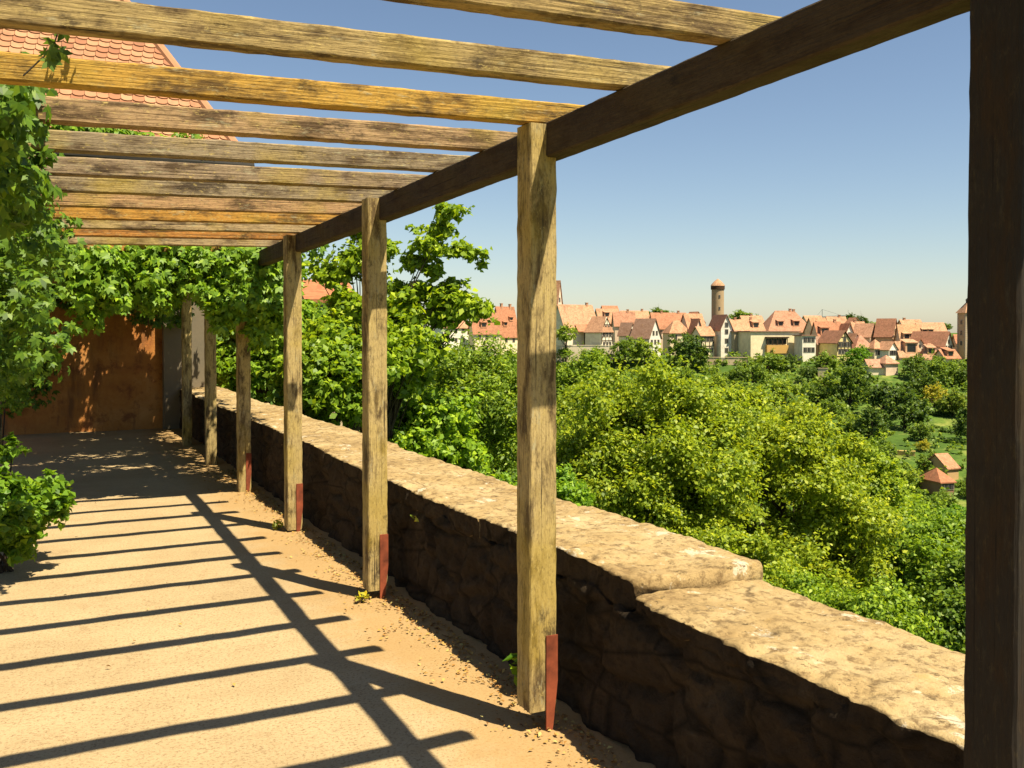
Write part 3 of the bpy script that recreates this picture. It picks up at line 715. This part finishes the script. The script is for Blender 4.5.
def scrub():
    n = 2600; V = []
    for i in range(n):
        r = 322 - 190*RNG.uniform(0, 1)**1.5; px = RNG.uniform(440, 1100)
        d = ray(px, 400); k = r/math.hypot(d.x, d.y); x, y = d.x*k, d.y*k
        if px > 888 and 215 < r < 275 and RNG.uniform() < .8: continue
        if 858 < px < 906 and r > 292: continue
        z = float(terrain(x, y)); rad = RNG.uniform(1.2, 3.4); P, N = clump_points(np.array((x, y, z + rad*.3)), rad, 42, .8, .6); V.append(leaf_quads(P, N, .8))
    for i in range(900):
        r = RNG.uniform(9, 135); a = RNG.uniform(.12, 1.45); x, y = r*math.sin(a), r*math.cos(a)
        if x < 5: continue
        rad = RNG.uniform(.6, 1.6); P, N = clump_points(np.array((x, y, float(terrain(x, y)) + rad*.3)), rad, 60, .8, .6); V.append(leaf_quads(P, N, .34))
    o = leaf_obj('hillside_scrub', np.concatenate(V), (.12, .19, .028)); tag(o, 'mixed green scrub covering the valley slopes', 'scrub', kind='stuff')
scrub()

# ------------------------------------------------------------------ the town
def window_mesh():
    mb = MB(); mb.box(-.62, .62, -.10, .02, -.85, .85, 1); mb.box(-.48, .48, -.13, -.101, -.70, .70, 0); mb.box(-.03, .03, -.15, -.131, -.70, .70, 1)
    return mb.mesh('window', [M_PANE, M_FRAME])
WIN = window_mesh()
WHITE, CREAM, YELL, PINK, OCHR, STON = (.86, .80, .68), (.80, .67, .46), (.82, .66, .30), (.74, .54, .40), (.52, .33, .12), (.40, .32, .21)
RED, ORA, DRED, BRN = (.60, .26, .14), (.69, .37, .21), (.52, .24, .14), (.38, .23, .16)

def house(name, label, x0, x1, yb, ye, yr, r, kind, rot, wc, rc, depth=None, hip=0, timber=False, chim=(), dorm=(), wins=None, found=7, extra=None, cat='house', ov=.45):
    rot += 0 if r < 100 else (44 if kind == 'g' else 26); px = (x0+x1)/2; g = at(px, yb, r); a = math.atan2(g.x, g.y); zc = r*math.cos(a - YAW)
    w = (x1-x0)*r*math.cos(a - YAW)**2/F; he = (yb-ye)*zc/F; hr = max(.01, (ye-yr)*zc/F); ra = math.radians(rot)
    if r > 100: w *= .93
    D = depth or (w*1.1 if kind == 'g' else max(6, w*.6))
    t = thing(name, label, cat, g, -a + ra)
    # local: x across, y away from the viewer, front wall on y = 0
    mb = MB()
    if kind == 'g':
        mb.prism([(-w/2, -found), (w/2, -found), (w/2, he), (0, he + hr - .12), (-w/2, he)], 'y', 0, D)
    elif kind == 'e' and hip < .5:
        mb.prism([(0, -found), (D, -found), (D, he), (D/2, he + hr - .12), (0, he)], 'x', -w/2, w/2)
    else: mb.box(-w/2, w/2, 0, D, -found, he)
    mb.obj('wall', M_PLAS, t, color=wc)
    rb = MB(); th = .22
    def P(u, v, z): return (v, u + D/2, z) if kind == 'g' else (u, v + D/2, z)
    L = (D if kind == 'g' else w)/2 + ov; W = (w if kind == 'g' else D)/2; sl = hr/W; Wo = W + ov; zo = he - ov*sl
    if kind == 'f':
        rb.box(-L, L, -ov, D+ov, he+.02, he+.35)
    else:
        rid = L - hip*2*W*.5
        if hip == 0 or hip < .5:
            ov2 = L
            for sgn in (-1, 1):
                vs = []
                for dz in (0, th):
                    vs += [P(-L, sgn*Wo, zo+dz), P(L, sgn*Wo, zo+dz), P(L - hip*W, 0, he+hr+dz), P(-L + hip*W, 0, he+hr+dz)]
                rb.add(vs, [(0,1,2,3),(7,6,5,4),(0,4,5,1),(1,5,6,2),(2,6,7,3),(3,7,4,0)])
            if hip:
                for sgn in (-1, 1):
                    rb.add([P(sgn*L, -Wo, zo+th), P(sgn*L, Wo, zo+th), P(sgn*(L-hip*W), 0, he+hr+th)], [(0, 1, 2)])
        else:
            rid = max(.05, L - Wo*.95*hip)
            vs = [P(-L,-Wo,zo), P(L,-Wo,zo), P(L,Wo,zo), P(-L,Wo,zo), P(-L,-Wo,zo+th), P(L,-Wo,zo+th), P(L,Wo,zo+th), P(-L,Wo,zo+th), P(-rid,0,he+hr+th), P(rid,0,he+hr+th)]
            rb.add(vs, [(3,2,1,0),(0,1,5,4),(1,2,6,5),(2,3,7,6),(3,0,4,7),(4,5,9,8),(5,6,9),(6,7,8,9),(7,4,8)])
    ro = rb.obj('roof', M_ROOF, t, color=rc)
    for (cxp, hgt) in chim:
        x = cxp*w; cb = MB(); b = .38; yy = D*.5 + (.0 if kind == 'e' else 0); z0 = he + hr*.5; zt = he + hr + hgt
        cb.box(x-b, x+b, yy-b, yy+b, z0, zt); cb.box(x-b-.1, x+b+.1, yy-b-.1, yy+b+.1, zt, zt+.2); cb.obj('chimney', M_PLAS, ro, color=(.50, .25, .15))
    for (dx, dzf, dw) in dorm:
        x = dx*w; zb = he + hr*dzf; yy = zb and (zb - he)/hr*D/2 if kind != 'g' else 0; b = dw/2; hh = dw*.8
        db = MB(); db.box(x-b, x+b, yy-.35, yy+2.2, zb-.2, zb+hh, 0); db.box(x-b*.7, x+b*.7, yy-.40, yy-.352, zb+.25, zb+hh*.85, 1)
        db.add([(x-b-.25, yy-.7, zb+hh-.1), (x+b+.25, yy-.7, zb+hh-.1), (x+b+.25, yy+3.4, zb+hh+.9), (x-b-.25, yy+3.4, zb+hh+.9), (x-b-.25, yy-.7, zb+hh+.1), (x+b+.25, yy-.7, zb+hh+.1), (x+b+.25, yy+3.4, zb+hh+1.1), (x-b-.25, yy+3.4, zb+hh+1.1)],
               [(3,2,1,0),(4,5,6,7),(0,1,5,4),(1,2,6,5),(2,3,7,6),(3,0,4,7)], 2)
        d = db.obj('dormer', [M_PLAS, M_PANE, M_ROOF], ro, color=rc)
    rows, cols = wins if wins is not None else (max(1, int(he/3.2)), max(1, int(w/2.9)))
    pos = []
    for i in range(rows):
        for j in range(cols): pos.append(((j + .5)/cols*w*.86 - w*.43, he*(i + .62)/rows if rows else 0))
    if kind == 'g' and hr > 2.6: pos += [(-w*.14, he + hr*.22), (w*.14, he + hr*.22)] if w > 6 else [(0, he + hr*.25)]
    for x, z in pos:
        o = link(bpy.data.objects.new('window', WIN), t); o.location = (x, 0, z); s = min(1.0, he/max(1, rows)/2.5); o.scale = (s, 1, s)
    if timber:
        fb = MB(); T = .2; yy = -.03
        def B(p, q): fb.bar((p[0], yy, p[1]), (q[0], yy, q[1]), T)
        nf = max(1, rows)
        for i in range(nf+1): B((-w/2+.1, he*i/nf), (w/2-.1, he*i/nf))
        for j in range(cols+1):
            x = -w/2 + .12 + (w-.24)*j/cols; B((x, he*.34), (x, he))
        B((-w/2+.2, he*.5), (-w/2 + w/cols*.5, he)); B((w/2-.2, he*.5), (w/2 - w/cols*.5, he))
        if kind == 'g':
            B((-w/2, he), (0, he+hr-.3)); B((w/2, he), (0, he+hr-.3)); B((-w*.27, he+hr*.46), (w*.27, he+hr*.46)); B((0, he+hr*.46), (0, he+hr-.3))
        fb.obj('timber_frame', M_TIMB, t)
    if extra: extra(t, w, D, he, hr)
    return t

def balcony(t, w, D, he, hr):
    """the long ochre balcony with its dark glazed loggia"""
    mb = MB(); x0, x1 = -w*.20, w*.24
    mb.box(x0, x1, -1.3, -.01, .9, he*.46); mb.obj('balcony', M_PLAS, t, color=(.58, .33, .09))
    lb = MB(); lb.box(x0+.2, x1-.2, -.25, -.02, he*.50, he*.72); lb.obj('loggia_glazing', M_PANE, t)
    pb = MB(); pb.box(x0-.2, x1+.2, -1.5, -.01, he*.75, he*.80)
    for k in range(5):
        x = x0 + .3 + (x1-x0-.6)*k/4; pb.box(x-.1, x+.1, -1.2, -1.0, he*.46, he*.75)
    pb.obj('loggia_roof', M_TIMB, t)
def barn_open(t, w, D, he, hr):
    mb = MB(); mb.box(w*.08, w*.24, -.08, .02, he*.25, he*.8); mb.obj('barn_door', M_TIMB, t)
    lb = MB(); lb.add([(-w*.2, -2.2, he*.82), (w*.5, -2.2, he*.82), (w*.5, -.02, he*1.12), (-w*.2, -.02, he*1.12), (-w*.2, -2.2, he*.78), (w*.5, -2.2, he*.78), (w*.5, -.02, he*1.08), (-w*.2, -.02, he*1.08)],
        [(0,1,2,3),(7,6,5,4),(0,4,5,1),(1,5,6,2),(2,6,7,3),(3,7,4,0)]); lb.obj('lean_to_roof', M_ROOF, t, color=RED)

H = house
H('town_house', 'pale long wall with roof hidden behind the maple, leftmost of the town', 440, 472, 346, 327, 316, 345, 'e', 6, WHITE, ORA)
H('town_house', 'red roofed house with a dark skylight right beside the maple', 472, 502, 346, 332, 313, 342, 'e', -8, CREAM, RED, dorm=[(-.1, .25, 2.2)])
H('town_house', 'steep brown red roof with two chimneys touching the nearest slender post', 498, 522, 350, 334, 307, 350, 'e', 14, CREAM, RED, chim=[(-.2, 1.2), (.3, 1.0)], dorm=[(-.2, .3, 1.8), (.2, .5, 1.6)])
H('chapel', 'narrow pale pink stepped gable with tall chimney beside the nearest slender post', 553, 566, 345, 306, 281, 352, 'g', 20, (.80, .62, .48), ORA, chim=[(-.42, 2.5)], wins=(2, 1), cat='chapel')
H('barn', 'long orange roofed barn on pale stone walls with a lean to roof', 560, 603, 350, 327, 305, 330, 'e', 8, (.84, .74, .56), (.70, .38, .22), wins=(1, 2), chim=[(.36, .8)], extra=barn_open)
H('timbered_house', 'half timbered cream gable with clipped top joined to the barn', 597, 617, 350, 331, 317, 326, 'g', 10, (.84, .77, .58), (.66, .36, .21), hip=.3, timber=True, wins=(2, 3))
H('town_house', 'orange roof with a small raised dormer peering over the barn', 598, 622, 335, 322, 309, 375, 'e', 0, PINK, ORA, dorm=[(-.1, .4, 2.2)])
H('town_house', 'tall red orange roof between barn and white gables', 614, 636, 340, 325, 312, 362, 'e', -16, PINK, (.62, .30, .18), chim=[(.2, .9)])
H('town_house', 'small white gable left of the large white gable', 626, 638, 348, 334, 323, 342, 'g', 14, WHITE, BRN, wins=(1, 2))
H('town_house', 'large plain white triangular gable under a dark roof', 644, 666, 350, 337, 319, 336, 'g', 12, (.70, .66, .58), BRN, wins=(1, 3))
H('town_house', 'broad brick red roof behind the large white gable', 652, 690, 340, 328, 313, 368, 'e', -10, PINK, RED, chim=[(-.2, .8), (.3, .8)])
H('town_house', 'little orange hipped roof left of the dome shaped tree top', 668, 692, 345, 332, 321, 348, 'h', 0, CREAM, ORA, hip=1)
H('town_house', 'orange roof with a pinkish gable right of the dome shaped tree', 686, 708, 345, 328, 314, 356, 'e', 8, PINK, ORA, dorm=[(0, .2, 2.6)])
H('town_house', 'steep pink gable just left of the round tower foot', 693, 704, 346, 333, 319, 346, 'g', -10, PINK, DRED)
H('timbered_house', 'cream timbered house standing low at the left end of the stone retaining wall', 699, 716, 357, 335, 327, 331, 'e', 6, CREAM, ORA, timber=True, wins=(2, 3))
H('town_house', 'tall narrow white gable with a dark red roof right of the round tower', 720, 733, 356, 328, 315, 331, 'g', -22, WHITE, DRED, depth=12, wins=(3, 1))
H('town_house', 'long low orange roof between the narrow white gable and the hipped hall', 730, 768, 345, 331, 320, 352, 'e', 0, CREAM, ORA, chim=[(-.3, .8), (.2, .9)], dorm=[(.25, .3, 2.4)])
H('town_house', 'plain block coloured dark as the shaded left wall of the balcony building', 732, 748, 356, 332, 328, 332, 'f', 14, (.40, .33, .22), BRN, wins=(2, 1))  # separate block whose dark colour stands for the building's shaded side
H('hall', 'great hipped hall roof with a massive chimney rising above the balcony building', 764, 818, 345, 331, 311, 362, 'h', 0, CREAM, (.62, .31, .19), hip=1, chim=[(.12, .8), (.2, .6)], dorm=[(-.2, .25, 2.2), (.15, .25, 2.4)], cat='hall')
H('balcony_building', 'long flat roofed cream building with an ochre balcony', 746, 804, 356, 332, 329, 326, 'f', 0, (.84, .72, .46), BRN, wins=(2, 0), extra=balcony, cat='building')
H('annex', 'white boxy annex with a flat roof at the right end of the balcony building', 801, 817, 356, 336, 334, 323, 'f', 0, (.86, .80, .64), BRN, wins=(2, 3), cat='building')
H('town_house', 'pale orange roof slope between hall and crane', 812, 832, 345, 331, 318, 360, 'e', 10, CREAM, (.62, .34, .18), dorm=[(0, .3, 2.2)])
H('town_house', 'deep red long roof under the crane', 816, 846, 350, 336, 322, 346, 'e', 0, PINK, RED, chim=[(.3, .8)], dorm=[(-.25, .1, 3.0)])
H('town_house', 'dark recessed house left of the yellow timbered gable', 816, 836, 358, 344, 337, 334, 'e', 0, (.24, .17, .12), BRN, wins=(1, 3))
H('town_house', 'white gable behind the yellow timbered gable', 842, 857, 350, 338, 324, 345, 'g', -12, WHITE, RED)
H('timbered_house', 'yellow half timbered gable house with rows of small windows', 835, 854, 356, 342, 331, 326, 'g', -10, YELL, DRED, depth=11, timber=True, wins=(2, 4))
H('town_house', 'tan roof house behind the white gable left of the skyline trees', 854, 868, 345, 333, 322, 362, 'e', 0, PINK, ORA, chim=[(-.2, .7)])
H('town_house', 'orange gable roof with dark left slope in the middle of the right roofs', 864, 882, 348, 336, 324, 352, 'g', 24, PINK, (.66, .36, .22))
H('town_house', 'hipped red roof over a white wall right of the yellow gable', 854, 874, 361, 347, 335, 332, 'h', 0, WHITE, (.62, .31, .20), hip=1, wins=(1, 4))
H('town_house', 'pointed orange roof over a pale wall, middle of the low front row', 873, 887, 360, 348, 340, 331, 'h', 6, CREAM, ORA, hip=1.2, wins=(1, 3))
H('town_house', 'small white house with a pointed roof right of the pointed orange roof', 886, 900, 359, 349, 342, 330, 'g', 6, WHITE, ORA, wins=(1, 3))
H('town_house', 'tall gable with a dark red left slope and pinkish wall', 886, 904, 350, 335, 319, 350, 'g', 28, (.62, .38, .22), DRED, wins=(2, 2))
H('town_house', 'large glowing orange roof with two dormers', 900, 924, 352, 345, 325, 345, 'e', 0, PINK, (.74, .42, .22), dorm=[(-.22, .3, 2.3), (.2, .3, 2.3)])
H('town_house', 'orange roof with a row of tiny dormers left of the square tower', 918, 940, 348, 336, 323, 362, 'e', -10, PINK, (.72, .42, .24), dorm=[(-.2, .2, 1.8), (.1, .2, 1.8)])
H('town_house', 'low broad tiled roof with a wide dark dormer below the glowing orange roof', 898, 922, 362, 356, 342, 332, 'e', 0, PINK, (.70, .40, .23), dorm=[(.1, .25, 4)])
H('town_house', 'low orange hipped roof with one dormer near the terraces', 921, 943, 364, 358, 344, 330, 'h', -8, CREAM, (.66, .36, .21), hip=.9, dorm=[(0, .3, 2.4)])
H('town_house', 'white gable with square windows just left of the square tower', 939, 958, 358, 345, 332, 338, 'g', 18, (.70, .66, .58), DRED, depth=12, wins=(2, 3))
H('town_house', 'squat red roof in front of the square tower foot', 943, 962, 365, 358, 350, 328, 'e', 10, PINK, RED, dorm=[(-.1, .2, 2.2)])
H('town_house', 'low red roof against the tower wall, partly behind the corner post', 956, 975, 352, 343, 335, 346, 'e', -10, PINK, RED)
H('outbuilding', 'lowest cream walled outbuilding with a red tiled roof over the trees', 868, 888, 375, 367, 360, 311, 'e', -6, CREAM, (.60, .33, .21), wins=(1, 0), cat='outbuilding')
H('outbuilding', 'small red tiled outbuilding roof right of the lowest cream outbuilding', 884, 900, 371, 363, 356, 312, 'h', 10, PINK, (.64, .34, .21), hip=1, wins=(1, 0), cat='outbuilding')
H('town_house', 'cream house hidden behind the dark corner post', 972, 1000, 358, 342, 328, 345, 'e', 0, CREAM, ORA)
H('town_house', 'pale gable house at the far right beyond the corner post', 998, 1024, 360, 344, 330, 340, 'g', 0, WHITE, RED)
H('garden_hut', 'lone red roofed hut among trees low on the slope', 938, 957, 493, 482, 471, 196, 'h', 14, (.24, .13, .085), (.56, .22, .11), hip=.8, wins=(1, 3), found=5, cat='hut', ov=.3)
H('garden_hut', 'small hut with an orange gable roof above the lone red roofed hut', 944, 962, 478, 468, 456, 208, 'e', 22, (.52, .33, .15), (.60, .30, .16), wins=(0, 0), found=5, cat='hut', ov=.3)

H('town_house', 'narrow tan house filling the gap right of the chapel behind the barn ridge', 604, 622, 340, 318, 306, 400, 'e', 4, PINK, RED)
H('town_house', 'long pale red roof on the skyline behind the tall red orange roof', 622, 652, 335, 321, 311, 405, 'e', -6, CREAM, ORA, chim=[(.3, .8)])
H('town_house', 'pinkish skyline roof behind the broad brick red roof', 664, 690, 335, 323, 315, 402, 'e', 6, PINK, ORA, chim=[(-.25, .8)])
H('town_house', 'steep skyline gable just left of the round tower top', 690, 706, 335, 322, 312, 400, 'g', -14, CREAM, RED)
H('town_house', 'pale skyline roof left of the great hipped hall', 742, 766, 335, 323, 316, 405, 'e', 0, PINK, ORA, chim=[(0, .8)])
H('town_house', 'low pink roof on the skyline right of the great hipped hall', 806, 826, 335, 323, 316, 408, 'e', 4, CREAM, ORA)
H('town_house', 'skyline roof under the crane jib', 828, 848, 336, 324, 317, 398, 'e', -8, PINK, ORA, chim=[(.2, .7)])
H('town_house', 'tan gable on the skyline below the dark treetops', 848, 864, 338, 326, 318, 390, 'g', -20, CREAM, RED)
H('town_house', 'small cream gable tucked between the yellow gable and the hipped red roof', 851, 862, 352, 342, 334, 338, 'g', -8, WHITE, ORA, wins=(1, 2))
H('town_house', 'pale house squeezed left of the tall dark red gable', 876, 890, 345, 333, 325, 358, 'g', -16, WHITE, ORA)
H('town_house', 'broad orange skyline roof behind the glowing orange roof', 902, 926, 335, 328, 320, 392, 'e', 4, PINK, ORA, chim=[(-.3, .7)])
H('town_house', 'cream house with a red roof low between the two dormered roofs', 912, 928, 358, 348, 339, 336, 'g', -14, CREAM, RED, wins=(2, 2))
H('town_house', 'white walled house with an orange roof behind the white gable by the square tower', 930, 948, 342, 332, 323, 372, 'e', 0, WHITE, ORA)

def round_tower():
    b = at(717.5, 356, 352); zc = 352*math.cos(math.atan2(b.x, b.y) - YAW); k = zc/F
    t = thing('round_tower', 'tall round brown stone tower with a low conical tile cap', 'tower', b)
    R = 6.1*k; z1 = (356-287)*k
    mb = MB(); mb.lathe([(R, -6), (R, z1)], 28); mb.obj('shaft', M_PLAS, t, True, (.36, .26, .15))
    rb = MB(); rb.lathe([(R+.05, z1-1.0), (R+.28, z1-.9), (R+.28, z1+.35), (R-.1, z1+.35)], 28); rb.obj('parapet_band', M_TIMB, t)
    cb = MB(); cb.lathe([(R+.35, z1+.36), (R+.1, z1+.9), (R*.55, z1+2.1), (.05, z1+3.0)], 28); cb.obj('roof', M_ROOF, t, True, (.70, .40, .23))
    for j in range(4):
        o = link(bpy.data.objects.new('window', WIN), t); a = -math.atan2(b.x, b.y) + .3; zz = z1*(.35 + .17*j)
        o.location = (math.sin(a)*R*1.0, -math.cos(a)*R*1.0, zz); o.rotation_euler = (0, 0, a); o.scale = (.5, 1, .7)
round_tower()
def square_tower():
    b = at(967, 365, 340); a = math.atan2(b.x, b.y); k = 340*math.cos(a - YAW)/F; w = 17*k
    t = thing('square_tower', 'square stone tower with a pyramid tile roof and finial beside the corner post', 'tower', b, -a + math.radians(35))
    z1 = (365-313)*k; h = w*.38
    mb = MB(); mb.box(-h, h, -h, h, -6, z1); mb.obj('shaft', M_PLAS, t, color=(.52, .36, .20))
    qb = MB()
    for sx in (-1, 1):
        for sy in (-1, 1):
            z = 0.0; i = 0
            while z < z1 - .6:
                l = .9 if i % 2 else .55; x0, x1_ = sorted((sx*(h+.05), sx*(h-l))); y0, y1_ = sorted((sy*(h+.05), sy*(h-l))); qb.box(x0, x1_, y0, y1_, z+.02, z+.55); z += .62; i += 1
    qb.obj('quoins', M_PLAS, t, color=(.45, .36, .26))
    ov = .5; rb = MB(); rb.add([(-h-ov, -h-ov, z1), (h+ov, -h-ov, z1), (h+ov, h+ov, z1), (-h-ov, h+ov, z1), (-.45, -.45, z1+10*k), (.45, -.45, z1+10*k), (.45, .45, z1+10*k), (-.45, .45, z1+10*k)],
        [(3,2,1,0),(0,1,5,4),(1,2,6,5),(2,3,7,6),(3,0,4,7),(4,5,6,7)]); ro = rb.obj('roof', M_ROOF, t, color=(.70, .40, .23))
    fb = MB(); fb.lathe([(.5, z1+10*k), (.5, z1+12.5*k), (.7, z1+12.7*k), (.45, z1+14*k), (.1, z1+15*k), (.05, z1+17.5*k)], 10); fb.obj('finial', M_METAL, ro)
    for j in range(3):
        for q in (0, 1):
            o = link(bpy.data.objects.new('window', WIN), t); zz = z1*(.42 + .2*j)
            o.location = (0, -h, zz) if q == 0 else (-h, 0, zz); o.rotation_euler = (0, 0, 0 if q == 0 else -math.pi/2); o.scale = (.8, 1, .9)
square_tower()
def crane():
    b = at(822, 345, 520); k = 520*math.cos(math.atan2(b.x, b.y) - YAW)/F; a = -math.atan2(b.x, b.y)
    t = thing('tower_crane', 'thin grey tower crane with its long jib above the deep red roof', 'crane', b, a)
    def lattice(p, q, n, wd, mb):
        p = Vector(p); q = Vector(q); d = (q-p).normalized(); up = Vector((0, 1, 0)); s = d.cross(up)
        L = [[p + (q-p)*i/n + (s*sx + up*sy)*wd for i in range(n+1)] for sx, sy in ((-1, -1), (1, -1), (0, 1))]
        for c in L: mb.bar(c[0], c[-1], .16)
        for i in range(n):
            for j in range(3): mb.bar(L[j][i], L[(j+1) % 3][i+1], .09)
    z = (345-317)*k; mb = MB(); lattice((0, 0, -3), (0, 0, z), 14, .5, mb); mb.obj('mast', M_STEEL, t)
    jb = MB(); lattice((-6*k, 0, z-.3), (26*k, 0, z+.9*k), 30, .38, jb); jb.bar((0, 0, z), (0, 0, z+4), .3); jb.bar((0, 0, z+4), (20*k, 0, z+.8*k), .1); jb.bar((0, 0, z+4), (-6*k, 0, z), .1); jb.obj('jib', M_STEEL, t)
    cb = MB(); cb.box(-6*k-.8, -6*k+.8, -.5, .5, z-2, z-.4); cb.obj('counterweight', M_STEEL, t)
crane()

def slope_wall(name, label, xa, xb, yt, yb, r, color, thick=.6):
    A = at(xa, yt, r); B = at(xb, yt, r); k = r/F; h = (yb-yt)*k
    t = thing(name, label, 'wall', (A + B)/2 - Vector((0, 0, h))); v = (B-A); L = math.hypot(v.x, v.y); t.rotation_euler = (0, 0, math.atan2(v.y, v.x))
    n = max(4, int(L/2)); mb = MB()
    for i in range(n):
        x0 = -L/2 + L*i/n; mb.box(x0 + .004, x0 + L/n - .004, -thick/2, thick/2, -2.5, h + U(-.12, .12))
    mb.obj('masonry', M_PLAS, t, color=color)
    cb = MB(); cb.box(-L/2-.1, L/2+.1, -thick/2-.12, thick/2+.12, h+.125, h+.3); cb.obj('coping', M_PLAS, t, color=tuple(c*.9 for c in color))
slope_wall('retaining_wall', 'old tan stone retaining wall under the narrow white gable', 706, 748, 358, 374, 318, (.66, .50, .32), 1.2)
slope_wall('garden_wall', 'short ochre garden wall low among the slope trees', 897, 915, 452, 457, 221, (.60, .42, .14))
slope_wall('retaining_wall', 'pale retaining wall showing under the balcony building slope', 818, 828, 369, 376, 300, (.52, .42, .26))
slope_wall('terrace_wall', 'topmost stone wall of the garden terraces', 924, 944, 400, 405, 276, (.50, .38, .2))
slope_wall('stone_house_base', 'pale stone base wall below barn and chapel', 553, 618, 346, 356, 322, (.76, .64, .46), 1.0)

def hedge(label, xa, xb, y, r):
    A = at(xa, y, r); B = at(xb, y, r); g0 = float(terrain(*((A+B)/2).xy)); t = thing('terrace_hedge', label, 'hedge', ((A.x+B.x)/2, (A.y+B.y)/2, g0)); V = []
    for i in range(16):
        p = A.lerp(B, (i+.5)/16); P, N = clump_points(np.array((p.x-(A.x+B.x)/2, p.y-(A.y+B.y)/2, float(terrain(p.x, p.y)) - g0 + .5)), 1.15, 60, .8); V.append(leaf_quads(P, N, .4))
    leaf_obj('foliage', np.concatenate(V), (.05, .10, .016), t)
hedge('dark hedge on the upper garden terrace', 930, 952, 416, r_for(940, 416))
hedge('dark hedge on the middle garden terrace', 922, 960, 432, r_for(940, 432))
hedge('dark hedge on the lower garden terrace', 934, 966, 443, r_for(950, 443))

def maple_roof():
    house('cottage', 'red roofed cottage glimpsed through the leaves left of the maple', 310, 352, 322, 300, 281, 62, 'e', 12, (.58, .44, .30), (.55, .20, .09), found=9, wins=(1, 3), chim=[(.2, .5)], cat='cottage')
maple_roof()
